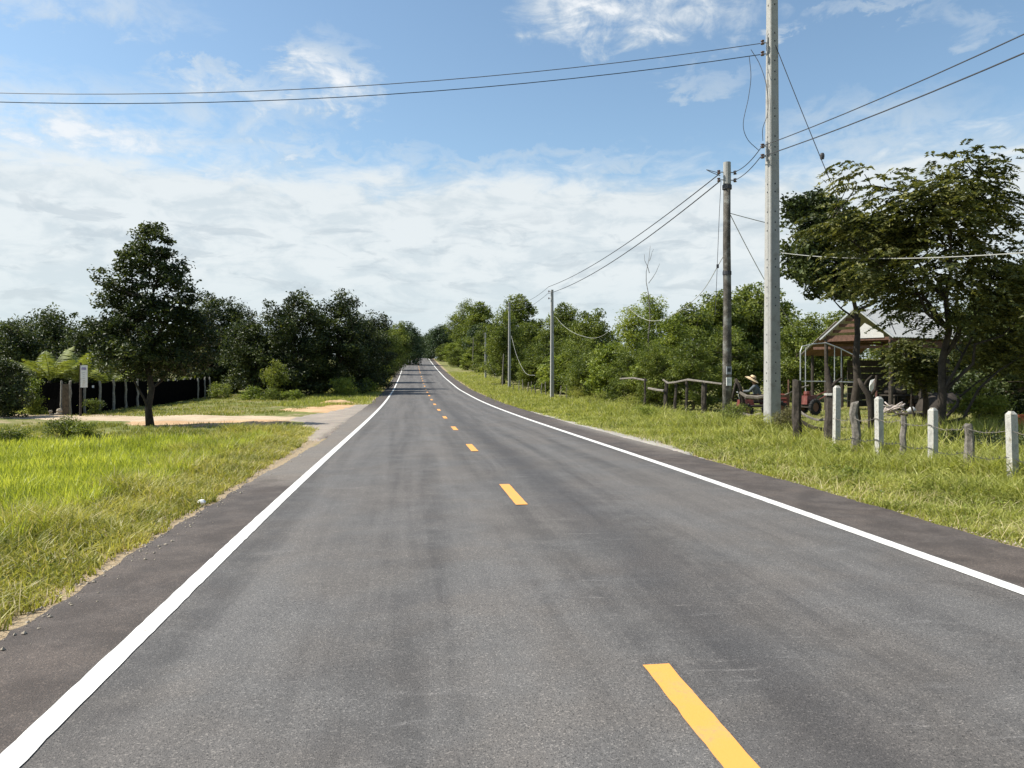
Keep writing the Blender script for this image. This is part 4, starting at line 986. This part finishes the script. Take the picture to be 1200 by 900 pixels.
WP = [((6.89,13.00), 0.924, .15), ((6.90,11.69), 0.768, .10), ((6.93,10.17), 0.725, .13), ((7.13,8.83), 0.803, .12)]
for i, (p_, tz, w_) in enumerate(WP): tag(wood_post(wf, p_, tz, w_, 20 + i, fo, lean=(-.01, .03, -.02, 0)[i]), 'grey weathered wooden post')
AP = sorted([(p_, 0) for p_, _ in CP] + [(p_, 0) for p_, *_ in WP], key=lambda q: q[0][1])
for dz_ in (.86, .48, .2):
    pts = []
    for i in range(len(AP) - 1):
        a, b = AP[i][0], AP[i + 1][0]
        for u in np.linspace(0, 1, 7, endpoint=False):
            x_ = a[0] * (1 - u) + b[0] * u; y_ = a[1] * (1 - u) + b[1] * u
            pts.append((x_ - fo[0] - .07, y_ - fo[1], G((x_, y_)) + dz_ - .05 * math.sin(math.pi * u) + random.gauss(0, .006)))
    mb = MB().tube(pts, .0055, 4)
    for q in pts[::1]:
        mb.box((q[0], q[1] + .06, q[2]), (.005, .005, .05), .4, .6); mb.box((q[0], q[1] + .06, q[2]), (.05, .005, .005), .4, .6)
    mb.build('barbed_wire', wood_grey if dz_ > .8 else wire_m, wf)

# posts further left
for i, (p_, tz, w_, lab) in enumerate([((7.32,15.97), 1.287, .20, 'short thick dark wooden post right of the tall pole'),
                                 ((7.49,14.84), 1.033, .24, 'thick dark wooden gate post behind the first white post')]):
    o = thing('gate_post', lab, 'post', (*p_, 0)); wood_post(o, p_, tz, w_, 40 + i, p_, wood_dark)
    if i == 1: MB().tube([(0, 0, tz - .04), (0, 0, tz)], [.14, .14], 8).build('cap', conc_white, o)
def limb_thing(name, label, cat, base, segs, mat, part='trunk'):
    o = thing(name, label, cat, (*base, 0)); mb = MB()
    for pts, rad in segs:
        mb.tube([(p_[0] - base[0], p_[1] - base[1], p_[2]) for p_ in pts], rad, 7)
    mb.build(part, mat, o, True); return o
b_ = (8.67,15.19)
limb_thing('gnarled_stump', 'gnarled forked stump between the second and third white posts', 'stump', b_,
  [([(*b_, G(b_) - .1), (8.652,15.189,0.657), (8.596,15.196,0.997), (8.446,15.217,1.185), (8.431,15.320,1.334)], [.085, .075, .08, .055, .03]),
   ([(8.615,15.194,0.921), (8.683,15.084,1.113), (8.702,15.081,1.413)], [.05, .04, .025]),
   ([(8.484,15.212,1.129), (8.559,15.201,1.298), (8.671,15.186,1.411)], [.04, .028, .02])], bark_dark)
b_ = (8.35,16.34)
limb_thing('dead_stump', 'dark twisted dead stump leaning behind the gate post', 'stump', b_,
  [([(*b_, G(b_) - .1), (8.350,16.340,0.795), (8.390,16.334,1.097), (8.366,16.438,1.398), (8.326,16.444,1.681)], [.10, .10, .10, .07, .04]),
   ([(8.370,16.337,1.037), (8.433,16.227,1.240), (8.572,16.209,1.340)], [.06, .04, .02])], bark_dark)
b_ = (9.97,24.19)
limb_thing('dead_stump', 'dark crooked stump between the old pole and the tall pole', 'stump', b_,
  [([(*b_, G(b_) - .1), (9.878,24.206,0.281), (9.762,24.222,0.867), (9.617,24.241,1.190)], [.085, .09, .08, .05]),
   ([(9.791,24.218,0.779), (9.617,24.241,1.043), (9.501,24.257,0.428)], [.06, .05, .05])], bark_dark)
b_ = (11.25,16.96)
limb_thing('leaning_sapling', 'slim dark leafless leaning sapling left of the big tree trunk', 'sapling', b_,
  [([(*b_, G(b_) - .1), (11.289,16.951,0.749), (11.184,16.966,1.387), (10.931,17.000,1.813), (10.762,17.023,2.238)], [.08, .07, .07, .05, .03])], bark_dark)
# second stem of the big tree is part of its silhouette
b_ = (9.85,14.52)
# crooked rail fence
ro = (9.08,27.85)
rf = thing('rail_fence', 'crooked rustic rail fence of dark posts and one pale pole rail', 'fence', (ro[0], ro[1], 0))
RP = [((8.84,31.91), 1.069), ((8.93,29.38), 1.039), ((9.07,28.65), 0.949), ((9.32,28.12), 1.027), ((9.49,26.78), 1.021)]
for i, (p_, tz) in enumerate(RP): wood_post(rf, p_, tz, (.1, .16, .12, .12, .2)[i], 60 + i, ro, wood_dark, lean=.03)
def railp(q): return [(a[0] - ro[0], a[1] - ro[1], a[2]) for a in q]
MB().tube(railp([(8.759,29.201,1.078), (8.863,28.884,0.945), (9.030,28.458,0.988), (9.280,27.818,1.100), (9.383,26.695,1.055), (9.773,25.734,0.979)]), [.035, .045, .04, .045, .04, .035], 6).build('rail', wood_grey, rf)
MB().tube(railp([(8.343,34.000,1.037), (8.645,32.950,1.092), (8.951,31.899,0.993)]), .04, 6).build('rail', wood_grey, rf)
MB().tube(railp([(8.710,30.923,0.680), (8.746,29.909,0.638), (8.827,29.293,0.622)]), .05, 6).build('rail', wood_grey, rf)
o = thing('curved_plank', 'pale bowed plank laid across between stump and tall pole', 'plank', (9.747,24.123,0.724))
q0 = (9.747,24.123,0.724)
MB().tube([(a[0] - q0[0], a[1] - q0[1], a[2] - q0[2]) for a in ((9.718,24.127,0.724), (9.860,23.906,0.586), (10.141,23.666,0.566), (10.444,23.423,0.659), (10.755,23.381,0.716))], [.05, .07, .07, .06, .05], 6).build('plank', bark_grey, o)
curve_wire('fallen_pole', [(7.704,16.528,0.548), (7.779,16.316,0.440), (7.908,16.097,0.374), (7.848,15.499,0.436)], .03, wood_grey, 'pale bent pole lying between the two dark posts', 'pole')
curve_wire('fallen_pole', [(7.561,16.345,0.360), (7.752,16.118,0.216), (7.878,15.899,0.174), (7.793,15.305,0.186)], .045, bark_dark, 'dark fallen branch low between the two dark posts', 'branch')
curve_wire('fallen_branch', [(9.571,23.743,0.048), (9.732,23.317,-0.012), (9.975,23.083,0.057)], .045, bark_grey, 'grey branch lying behind the old pole weeds', 'branch')
# small stake fence by the slim pole
so_ = (8.90,53.10)
sf = thing('stake_fence', 'row of thin uneven stakes at the foot of the slim concrete pole', 'fence', (so_[0], so_[1], 0))
for i, px_ in enumerate([(8.13,69.35), (8.32,67.30), (8.41,65.27), (8.48,63.25), (8.52,61.22), (8.54,59.20), (8.61,57.17), (8.64,55.15), (9.07,52.07), (9.14,50.04), (9.39,48.99), (9.51,47.97), (9.67,46.94), (9.76,45.92)]):
    wood_post(sf, px_, G(px_) + .75 + .35 * ((i * 7) % 5) / 4, .085, 80 + i, so_, wood_grey, lean=.05 * ((i * 3) % 5 - 2))

# ------------------------------------------------------------------ left side: net fence, banner sign, gate posts
net_post = simple('net_fence_post', (.27, .25, .21), .9, .3, 8, .6)
NP = [(-18.93,36.68), (-17.12,36.03), (-16.73,35.98), (-16.69,37.38), (-16.52,38.67), (-16.45,40.18), (-16.42,41.69), (-16.42,43.40), (-16.32,45.00), (-16.33,46.62), (-16.36,48.44), (-16.39,50.06), (-16.40,51.88), (-16.42,53.49), (-16.41,55.11), (-16.37,56.72), (-16.35,58.03)]
no = NP[4]
nf = thing('net_fence', 'long low fence of grey posts backed with black shade net', 'fence', (no[0], no[1], 0))
def hn(i): return 1.52 - .1 * (i / 16)
for i, p_ in enumerate(NP):
    if i == 0: continue
    wood_post(nf, p_, G(p_) + hn(i) + .06, .12 if i != 1 else .10, 100 + i, no, net_post)
for i in range(len(NP) - 1):
    a, b = NP[i], NP[i + 1]; d = np.array([b[0] - a[0], b[1] - a[1]]); L = np.linalg.norm(d); d /= L; n_ = np.array((-d[1], d[0])) * .12
    if n_[1] < 0: n_ = -n_
    V = []; m_ = 5
    for k_ in range(m_ + 1):
        u = k_ / m_; x_ = a[0] + (b[0] - a[0]) * u + n_[0]; y_ = a[1] + (b[1] - a[1]) * u + n_[1]; bl = .06 * math.sin(u * math.pi) + .02 * math.sin(u * 11 + i)
        zt = G((x_, y_)) + hn(i + u) - .06 * math.sin(u * math.pi)
        for zz, s_ in ((G((x_, y_)), 0), ((G((x_, y_)) + zt) / 2, bl), (zt, 0)):
            V.append((x_ + n_[0] * s_ * 6 - no[0], y_ + n_[1] * s_ * 6 - no[1], zz))
    Fq = []
    for k_ in range(m_):
        for j in range(2): q = k_ * 3 + j; Fq.append((q, q + 3, q + 4, q + 1))
    o = MB().add(V, Fq).build('shade_net', black, nf)
    sm = o.modifiers.new('thickness', 'SOLIDIFY'); sm.thickness = .02
o = thing('gate_post', 'brown wooden gate panel post at the left end of the net fence', 'post', (*(-16.74,35.57), 0))
zz = G((-16.74,35.57))
MB().box((0, 0, zz + .68), (.24, .10, 1.46), .1).build('panel', simple('brown_board', (.12, .095, .065), .9, .35, 8, .6), o)
# banner sign
sp = (-15.68,34.72); sz_ = G(sp)
sg = thing('banner_sign', 'narrow upright white sign on a dark pole beside the net fence', 'sign', (*sp, sz_), R(-2))
MB().tube([(-.10, .02, 0), (-.10, .02, 1.3), (-.09, .02, 1.787 - sz_)], [.05, .045, .04], 7).build('pole', wood_dark, sg)
zt, zb = 1.675 - sz_, 0.703 - sz_
bd = MB().box((.07, -.03, (zt + zb) / 2), (.29, .02, zt - zb)).build('board', white_p, sg)
mb = MB()
for q in range(4): mb.box((-.01 + q * .052, -.043, zt - .16), (.03, .005, .10)); 
for q in range(3): mb.box((.015 + q * .052, -.043, zt - .11), (.03, .005, .025))
mb.build('purple_lettering', purple, bd)
mb = MB()
for q in range(6): mb.box((.065, -.043, zt - .32 - q * .09), (.10 - .02 * (q % 3), .005, .014))
mb.build('faint_lettering', gold_dk, bd)
o = thing('small_plate', 'tiny white plate on the net fence right of the banner sign', 'plate', (-16.423,37.651,0.667)); MB().box((0, 0, 0), (.09, .02, .11)).build('board', white_p, o)
o = thing('stone_pile', 'small pile of pale stones at the foot of the brown gate post', 'stones', (*(-16.77,34.67), G((-16.77,34.67))))
r2 = random.Random(4)
for q in range(6):
    s_ = r2.uniform(.07, .13)
    MB().lathe((r2.uniform(-.2, .2), r2.uniform(-.12, .12), s_ * .6 + (.14 if q > 3 else 0)), [(.001, -s_), (s_ * .8, -s_ * .5), (s_, 0), (s_ * .7, s_ * .6), (.001, s_ * .8)], 7).build('stone', stone_m, o)
# soil heap
hp = (-5.79,46.00)
xs_ = np.linspace(-1.5, 1.5, 25); 
X, Yg = np.meshgrid(xs_, np.linspace(-1.2, 1.2, 21))
Zg = .30 * np.exp(-((X - .2) / .8) ** 2 - (Yg / .6) ** 2) + .17 * np.exp(-((X + .7) / .5) ** 2 - (Yg / .5) ** 2) + .025 * np.sin(X * 9 + 1) * np.sin(Yg * 11) + .012 * np.sin(X * 23) - .05
i = (np.arange(20)[:, None] * 25 + np.arange(24)[None]).ravel()
Fh = np.vstack([np.stack([i, i + 1, i + 26], 1), np.stack([i, i + 26, i + 25], 1)])
o = link('soil_heap', tri_mesh('soil_heap', np.stack([X.ravel(), Yg.ravel(), Zg.ravel()], 1), Fh), orange_m, smooth=True)
o.location = (*hp, G(hp)); tag(o, 'low heap of orange soil at the left roadside', 'soil heap')

# ------------------------------------------------------------------ open shed
# frame: local u along the ridge (away and to the right), v across; both in metres
SH = (18.75,31.58)
shz = G(SH)
yaw = R(90 - 58 + -7.7)      # ridge direction in world, from +X
shed = thing('open_shed', 'open-sided timber shed with a pale tin gable roof', 'shed', (*SH, shz), yaw)
RH = 4.297 - shz; EH = 2.929 - shz
HW = 1.75; LEN = 6.8
slope = math.atan2(RH - EH, HW)
def roof_side(sgn, u0, u1, ridge, hw, drop, nsheet, mat, name):
    """corrugated sheets laid side by side down one slope"""
    w = (u1 - u0) / nsheet
    for k_ in range(nsheet):
        a = u0 + k_ * w; V = []; m_ = 8
        for th_ in (0, -.025):
            for j in range(m_ + 1):
                uu = a + (w + .03) * j / m_; rp_ = .018 * math.sin(j * math.pi) + .014 * (1 if j % 2 else -1) + .004 * (k_ % 2)
                V.append((uu, sgn * .0, ridge + rp_ + th_)); V.append((uu, sgn * hw, ridge - drop + rp_ + th_))
        n2 = 2 * (m_ + 1); Fq = []
        for j in range(m_):
            q = 2 * j; Fq.append((q, q + 2, q + 3, q + 1)); Fq.append((n2 + q, n2 + q + 1, n2 + q + 3, n2 + q + 2))
        Fq += [(0, 1, n2 + 1, n2), (2 * m_, n2 + 2 * m_, n2 + 2 * m_ + 1, 2 * m_ + 1)]
        Fq += [(2 * j + 1, 2 * j + 3, n2 + 2 * j + 3, n2 + 2 * j + 1) for j in range(m_)]
        MB().add(V, Fq).build(name, mat, shed)
roof_side(-1, 0, LEN, RH, HW, RH - EH, 8, tin, 'roof_sheet')
roof_side(1, 0, LEN, RH, HW, RH - EH, 8, tin, 'roof_sheet')
# lower wider roof on the far-left side
V_ = MB()
z1, z2 = RH - .55, 2.186 - shz
for k_ in range(5):
    a = .5 + k_ * .9; V_ = MB()
    V_.poly([(a, 1.3, z1), (a + .92, 1.3, z1), (a + .92, 3.2, z2), (a, 3.2, z2)], (0, 0, -.03)).build('lower_roof_sheet', tin_rust, shed)
MB().tube([(.46, 1.3, z1 + .02), (.46, 3.25, z2 + .02)], .04, 5).build('barge_pole', bark_grey, shed)
for sgn in (-1, 1):
    MB().tube([(-.05, 0, RH + .02), (-.05, sgn * (HW + .08), EH - .03)], [.05, .05], 4).build('barge_board', steel, shed)
MB().poly([(.02, -.02, EH - .02), (.02, .02, EH + .28), (.02, -.42, EH + .66), (.02, -1.30, EH + .14), (.02, -1.34, EH - .02)], (.03, 0, 0)).build('gable_panel', tin, shed)
for k_ in range(4):
    z = EH + .08 + k_ * .26; w_ = (RH - z) / (RH - EH) * HW
    MB().box((.10, w_ * .5 - .02, z), (.03, max(.1, w_ - .1), .14)).build('gable_slat', simple('slat_brown%d' % k_, (.12, .065, .045), .9, .3, 8, .5) if k_ == 0 else bpy.data.materials['slat_brown0'], shed)
brown = bpy.data.materials['slat_brown0']
for u_ in (.1, LEN * .36, LEN * .7, LEN - .1):
    for v_ in (-HW + .15, HW - .15):
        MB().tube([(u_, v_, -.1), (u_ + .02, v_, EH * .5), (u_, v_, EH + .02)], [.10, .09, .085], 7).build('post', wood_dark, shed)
    MB().box((u_, 0, EH - .06), (.09, 2 * HW - .1, .13)).build('tie_beam', brown, shed)
for v_ in (-HW + .15, HW - .15): MB().box((LEN / 2, v_, EH - .17), (LEN, .07, .10)).build('wall_plate', brown, shed)
MB().box((LEN / 2, -HW + .12, EH - .34), (LEN - .3, .03, .22)).build('eave_board', brown, shed)
MB().box((.4, .2, EH - .42), (.06, 4.6, .12)).build('tie_beam', brown, shed)
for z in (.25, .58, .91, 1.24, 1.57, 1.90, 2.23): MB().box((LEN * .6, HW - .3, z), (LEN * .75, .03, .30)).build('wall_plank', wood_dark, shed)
for u_, v_ in ((1.0, 3.0), (3.4, 3.0)): MB().tube([(u_, v_, -.1), (u_, v_, z2)], [.08, .07], 6).build('post', wood_dark, shed)
def shed_at(u_, v_, z=0): 
    c, s_ = math.cos(yaw), math.sin(yaw); x_ = SH[0] + c * u_ - s_ * v_; y_ = SH[1] + s_ * u_ + c * v_
    return (x_, y_, G((x_, y_)) + z)
# things kept in the shed
tb = thing('work_table', 'dark wooden work table under the shed roof', 'table', shed_at(2.2, -.6), yaw)
MB().box((0, 0, .74), (1.5, .75, .05)).build('tabletop', wood_dark, tb)
for a in (-.65, .65):
    for b in (-.3, .3): MB().box((a, b, .36), (.06, .06, .72)).build('leg', wood_dark, tb)
for k_, (a, b, s1, lab) in enumerate([(-.35, .1, .26, 'dull brown sack leftmost on the shed table'), (.1, -.05, .34, 'bulging dark sack in the middle of the shed table'), (.5, .1, .22, 'small sack rightmost on the shed table')]):
    q = shed_at(2.2 + a, -.6 + b, .77); o = MB().lathe((0, 0, 0), [(.01, 0), (s1 * .8, .01), (s1, s1 * .4), (s1 * .8, s1 * 1.0), (s1 * .25, s1 * 1.3), (s1 * .3, s1 * 1.45), (.01, s1 * 1.46)], 10).build('sack', (tarp, bark, tarp)[k_], None, True)
    o.location = q; tag(o, lab, 'sack')
pile = thing('timber_pile', 'dark heap of stacked timber under the right half of the shed', 'timber', shed_at(3.9, -1.35), yaw)
r2 = random.Random(9)
for k_ in range(26):
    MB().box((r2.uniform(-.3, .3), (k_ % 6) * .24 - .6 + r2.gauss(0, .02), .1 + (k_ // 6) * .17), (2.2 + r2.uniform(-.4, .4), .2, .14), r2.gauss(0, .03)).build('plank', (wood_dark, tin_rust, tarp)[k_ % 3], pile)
pile2 = thing('tarp_heap', 'dark heap covered with dull cloth left of the big tree trunk', 'heap', shed_at(2.6, -2.5), yaw)
mb = MB(); mb.lathe((0, 0, 0), [(1.05, -.05), (1.0, .25), (.86, .55), (.55, .78), (.2, .85), (.01, .86)], 14); me = mb.mesh('cloth'); co = np.array([v.co[:] for v in me.vertices]); 
co[:, 2] += .12 * np.sin(co[:, 0] * 6) * np.cos(co[:, 1] * 5); co[:, 0] *= 1.25
me.vertices.foreach_set('co', co.ravel().astype(np.float32)); link('cloth', me, tarp, pile2, True)
# white goat-like bag and coil of pale hose in front of the heap
hc = (18.171,28.130,0.513)
o = thing('hose_coil', 'tangled coil of pale hose lying before the shed', 'hose', (hc[0], hc[1], G(hc) + .02)); mb = MB()
r2 = random.Random(3)
for k_ in range(6):
    a0 = r2.uniform(0, 6); rr = r2.uniform(.28, .45); cx, cy = r2.uniform(-.12, .12), r2.uniform(-.1, .1)
    mb.tube([(cx + rr * 1.25 * math.cos(a0 + q * .55), cy + rr * .7 * math.sin(a0 + q * .55), .08 + k_ * .07 + .12 * math.sin(q + k_)) for q in range(13)], .028, 5)
mb.build('hose', simple('pale_hose', (.42, .36, .32), .6, .15, 9, 0), o, True)
gp = (18.268,27.108,0.651)
o = thing('white_sack', 'crumpled white sack lying in the dark before the timber', 'sack', (gp[0], gp[1], G(gp) + .29), .3)
mb = MB().lathe((0, 0, 0), [(.01, -.16), (.16, -.13), (.26, 0), (.2, .12), (.08, .18), (.01, .2)], 10); me = mb.mesh('cloth'); co = np.array([v.co[:] for v in me.vertices])
co[:, 0] *= 1.5; co[:, 2] += .07 * np.sin(co[:, 0] * 11); co[:, 1] += .05 * np.sin(co[:, 0] * 9)
me.vertices.foreach_set('co', co.ravel().astype(np.float32)); link('cloth', me, simple('dirty_white_cloth', (.42, .42, .40), .9, .3, 12, .4), o, True); o.scale = (.62, .62, .62)
rest = thing('low_bench', 'low dark bench under the crumpled white sack', 'bench', (gp[0], gp[1], G(gp)), .3)
MB().box((0, 0, .17), (1.2, .5, .04)).build('seat', wood_dark, rest)
for a in (-.5, .5): MB().box((a, 0, .075), (.06, .4, .15)).build('leg', wood_dark, rest)
# white and pink rag hung on a pole stuck in the ground
rg = (12.14,20.37)
o = thing('rag_pole', 'thin stake with a white and pink rag hung on its top', 'stake', (*rg, G(rg)))
H_ = 1.246 - G(rg)
MB().tube([(.08, 0, 0), (.08, 0, H_)], [.03, .025], 6).build('stake', bark, o)
MB().add([(.06, 0, H_), (-.06, .02, H_ - .04), (-.12, -.02, H_ - .22), (-.07, .03, H_ - .46), (.03, 0, H_ - .52), (.09, .02, H_ - .3)], [(0, 1, 2, 3, 4, 5)]).build('rag', white_p, o).modifiers.new('t', 'SOLIDIFY').thickness = .02
MB().box((.085, -.02, H_ - .28), (.05, .03, .5)).build('pink_strip', simple('pink_cloth', (.55, .24, .2), .8, .15, 9, 0), o)
# terracotta jar at the right edge
tj = (16.07,19.33)
o = MB().lathe((0, 0, 0), [(.01, 0), (.16, 0), (.24, .18), (.25, .32), (.17, .48), (.14, .52), (.18, .56), (.15, .56), (.12, .5), (.01, .4)], 14).build('clay_jar', orange_p, None, True)
o.location = (*tj, G(tj) + .0); o.scale = (.62, .62, .9); tag(o, 'orange clay jar at the right edge beyond the shaded grass', 'jar')

# ------------------------------------------------------------------ pipe frame canopy and red machine left of the shed
pf = (14.91,28.07)
po = thing('pipe_frame', 'pale bent-pipe frame standing over red farm gear', 'frame', (*pf, 0))
def rl(q): return [(a[0] - pf[0], a[1] - pf[1], a[2]) for a in q]
zf = G(pf)
MB().tube(rl([(14.160,28.168,0.221), (14.160,28.168,1.255), (14.160,28.168,2.221), (14.228,28.159,2.428), (14.672,28.099,2.531), (15.185,28.029,2.566), (15.732,27.955,2.359), (16.278,27.881,2.083)]), .028, 6).build('pipe', steel, po)
MB().tube(rl([(15.153,29.547,0.152), (15.153,29.547,1.238), (15.153,29.547,2.397), (15.208,29.035,2.562), (15.185,28.029,2.566)]), .022, 6).build('pipe', steel, po)
MB().tube(rl([(16.278,27.881,2.083), (16.312,27.877,0.910), (16.312,27.877,0.152)]), .03, 6).build('pipe', wood_dark, po)
MB().tube(rl([(14.160,28.168,1.014), (15.295,28.216,1.010), (16.278,27.881,0.979)]), .02, 6).build('cross_pipe', steel, po)
for a, b in (((15.527,27.983,2.462), (15.527,27.983,1.014)), ((15.800,27.946,2.324), (15.800,27.946,1.014))): MB().tube(rl([a, b]), .018, 5).build('upright_pipe', steel, po)
def wheel(parent, c, r_, w, ang, rim=steel):
    tw = MB().lathe((0, 0, 0), [(r_ * .62, -w / 2), (r_ * .92, -w / 2), (r_, -w * .3), (r_, w * .3), (r_ * .92, w / 2), (r_ * .62, w / 2), (r_ * .62, -w / 2)], 18, 1)
    rm = MB().lathe((0, 0, 0), [(.01, -w * .2), (r_ * .2, -w * .25), (r_ * .62, -w * .1), (r_ * .64, w * .3), (r_ * .62, w * .1), (r_ * .2, w * .25), (.01, w * .2)], 14, 1)
    for k_ in range(16):
        a = k_ * math.pi / 8; tw.box((r_ * math.cos(a), 0, r_ * math.sin(a)), (r_ * .12, w, r_ * .09), 0, -a)
    o = thing_part = tw.build('wheel', rubber, parent); o.location = c; o.rotation_euler = (0, 0, ang)
    rm.build('rim', rim, o)
    return o
tl = (15.03,29.06)
ti = thing('red_tiller', 'red walking tiller with black wheels under the pipe frame', 'tiller', (*tl, G(tl)), R(20))
MB().box((0, 0, .62), (.62, .34, .36), 0, 0, 0, .85).build('engine_cover', red_p, ti)
MB().lathe((-.1, 0, .88), [(.01, -.1), (.13, -.1), (.15, 0), (.13, .1), (.01, .1)], 10).build('fuel_tank', red_p, ti)
wheel(ti, (0, -.32, .33), .33, .14, 0, tin_rust); wheel(ti, (0, .32, .33), .33, .14, 0, tin_rust)
MB().box((0, 0, .36), (.5, .5, .1)).build('chassis', wood_dark, ti)
for s_ in (-.22, .22): MB().tube([(.3, s_ * .5, .55), (.8, s_, .8), (1.4, s_ * 1.2, .95)], .025, 6).build('handle', red_p, ti)

# farm cart with a seated farmer
ct = (12.13,28.04)
cz = G(ct)
cart = thing('farm_cart', 'red and brown farm cart with black wheels carrying the farmer', 'cart', (*ct, cz), R(-10))
MB().box((.25, 0, .50), (1.7, .85, .07)).build('bed', wood_dark, cart)
for k_ in range(3):
    MB().box((.75, -.42, .60 + k_ * .15), (.85, .03, .12)).build('side_board', red_p if k_ < 2 else tin_rust, cart)
    MB().box((.75, .42, .60 + k_ * .15), (.85, .03, .12)).build('side_board', red_p, cart)
MB().box((1.16, 0, .76), (.03, .8, .44)).build('end_board', red_p, cart)
MB().box((-.35, 0, .60), (.62, .42, .28), 0, 0, 0, .85).build('engine_hood', red_p, cart)
MB().box((.12, 0, .69), (.42, .42, .09)).build('seat', wood_dark, cart)
for a, b, r_ in ((.8, -.52, .36), (.8, .52, .36), (-.45, -.42, .30), (-.45, .42, .30)): wheel(cart, (a, b, r_), r_, .15, 0, tin_rust)
MB().tube([(-.55, 0, .7), (-.62, 0, .95), (-.60, 0, 1.02)], .025, 6).build('steering_column', steel, cart)
MB().tube([(-.62, -.28, 1.04), (-.66, 0, 1.04), (-.62, .28, 1.04)], .02, 6).build('handlebar', steel, cart)
MB().tube([(1.0, -.40, .9), (1.55, -.42, 1.18), (2.0, -.42, 1.32)], .035, 6).build('drawbar', bark_grey, cart)
MB().tube([(1.22, -.40, .4), (1.22, -.40, 1.55)], .035, 6).build('stanchion', tin_rust, cart)

def skin_body(name, verts, edges, radii, mat, parent, root_i=0, sub=2):
    me = bpy.data.meshes.new(name); me.from_pydata(verts, edges, []); me.update(); me.materials.append(mat)
    o = bpy.data.objects.new(name, me); C.objects.link(o); o.parent = parent
    o.modifiers.new('skin', 'SKIN').use_smooth_shade = True
    for i, r_ in enumerate(radii):
        v = me.skin_vertices[0].data[i]; v.radius = r_ if isinstance(r_, tuple) else (r_, r_); v.use_root = (i == root_i)
    s_ = o.modifiers.new('sub', 'SUBSURF'); s_.levels = sub; s_.render_levels = sub
    return o
class SK:
    def __init__(s): s.v = []; s.e = []; s.r = []
    def p(s, co, r_, par=None):
        s.v.append(co); s.r.append(r_)
        if par is not None: s.e.append((par, len(s.v) - 1))
        return len(s.v) - 1
# person local frame: -X is forward, Z up, origin on the cart seat
pz = .73
c, s_ = math.cos(R(-10)), math.sin(R(-10))
per = thing('person', 'person in a wide straw hat and grey shirt seated on the farm cart', 'person', (ct[0] + c * .14, ct[1] + s_ * .14, cz + pz), R(-10 - 25))
k = SK()
pel = k.p((0, 0, .12), (.15, .17)); ab = k.p((-.03, 0, .28), (.125, .155), pel); chs = k.p((-.08, 0, .46), (.13, .17), ab); nk0 = k.p((-.12, 0, .58), (.075, .09), chs)
nk = k.p((-.15, 0, .65), .052, nk0); h1 = k.p((-.18, 0, .73), (.08, .075), nk); h2 = k.p((-.19, 0, .81), (.09, .08), h1); h3 = k.p((-.18, 0, .87), (.06, .055), h2)
nose = k.p((-.285, 0, .77), .014, h2)
for sg in (-1, 1):
    ear = k.p((-.17, sg * .085, .77), .014, h1)
    sh = k.p((-.11, sg * .17, .55), .06, chs); el_ = k.p((-.30, sg * .26, .34), .042, sh); wr = k.p((-.58, sg * .24, .36), .028, el_)
    pm = k.p((-.64, sg * .24, .355), (.034, .02), wr)
    for fi, (oy, ln) in enumerate(((-.03, .055), (-.012, .065), (.008, .06), (.026, .05))):
        f1 = k.p((-.68, sg * .24 + oy, .365), .010, pm); k.p((-.68 - ln * .6, sg * .24 + oy, .335), .008, f1)
    t1 = k.p((-.65, sg * (.24 - .04), .34), .010, pm); k.p((-.68, sg * (.24 - .03), .315), .009, t1)
    hp_ = k.p((-.05, sg * .09, .07), .10, pel); kn = k.p((-.42, sg * .17, .13), .065, hp_); an_ = k.p((-.44, sg * .18, -.22), .042, kn)
    k.p((-.56, sg * .18, -.265), (.035, .03), k.p((-.46, sg * .18, -.255), .04, an_))
skin_body('body', k.v, k.e, k.r, skin_m, per)
k = SK()
a0 = k.p((0, 0, .15), (.165, .19)); a1 = k.p((-.03, 0, .28), (.145, .175), a0); a2 = k.p((-.08, 0, .46), (.15, .185), a1); a3 = k.p((-.12, 0, .585), (.085, .10), a2)
for sg in (-1, 1):
    s1 = k.p((-.11, sg * .175, .55), .078, a2); s2 = k.p((-.30, sg * .262, .34), .058, s1); k.p((-.54, sg * .243, .358), .042, s2)
skin_body('shirt', k.v, k.e, k.r, shirt_m, per)
k = SK()
a0 = k.p((0, 0, .11), (.175, .195))
for sg in (-1, 1):
    s1 = k.p((-.06, sg * .09, .075), .12, a0); s2 = k.p((-.42, sg * .17, .13), .082, s1); k.p((-.445, sg * .18, -.18), .06, s2)
skin_body('trousers', k.v, k.e, k.r, trouser_m, per)
hat = MB().lathe((0, 0, 0), [(.285, -.055), (.28, -.06), (.22, -.02), (.125, .01), (.12, .07), (.09, .12), (.01, .135)], 20).build('straw_hat', straw, per, True)
hat.location = (-.20, 0, .86); hat.rotation_euler = (0, R(28), 0)
hat.modifiers.new('t', 'SOLIDIFY').thickness = .008
bd = MB().lathe((0, 0, 0), [(.13, .012), (.132, .045), (.126, .05)], 20).build('hat_band', hat_in, hat)
MB().lathe((-.19, 0, .82), [(.096, -.09), (.1, -.02), (.088, .04), (.04, .085), (.01, .09)], 12).build('hair', wire_m, per, True)
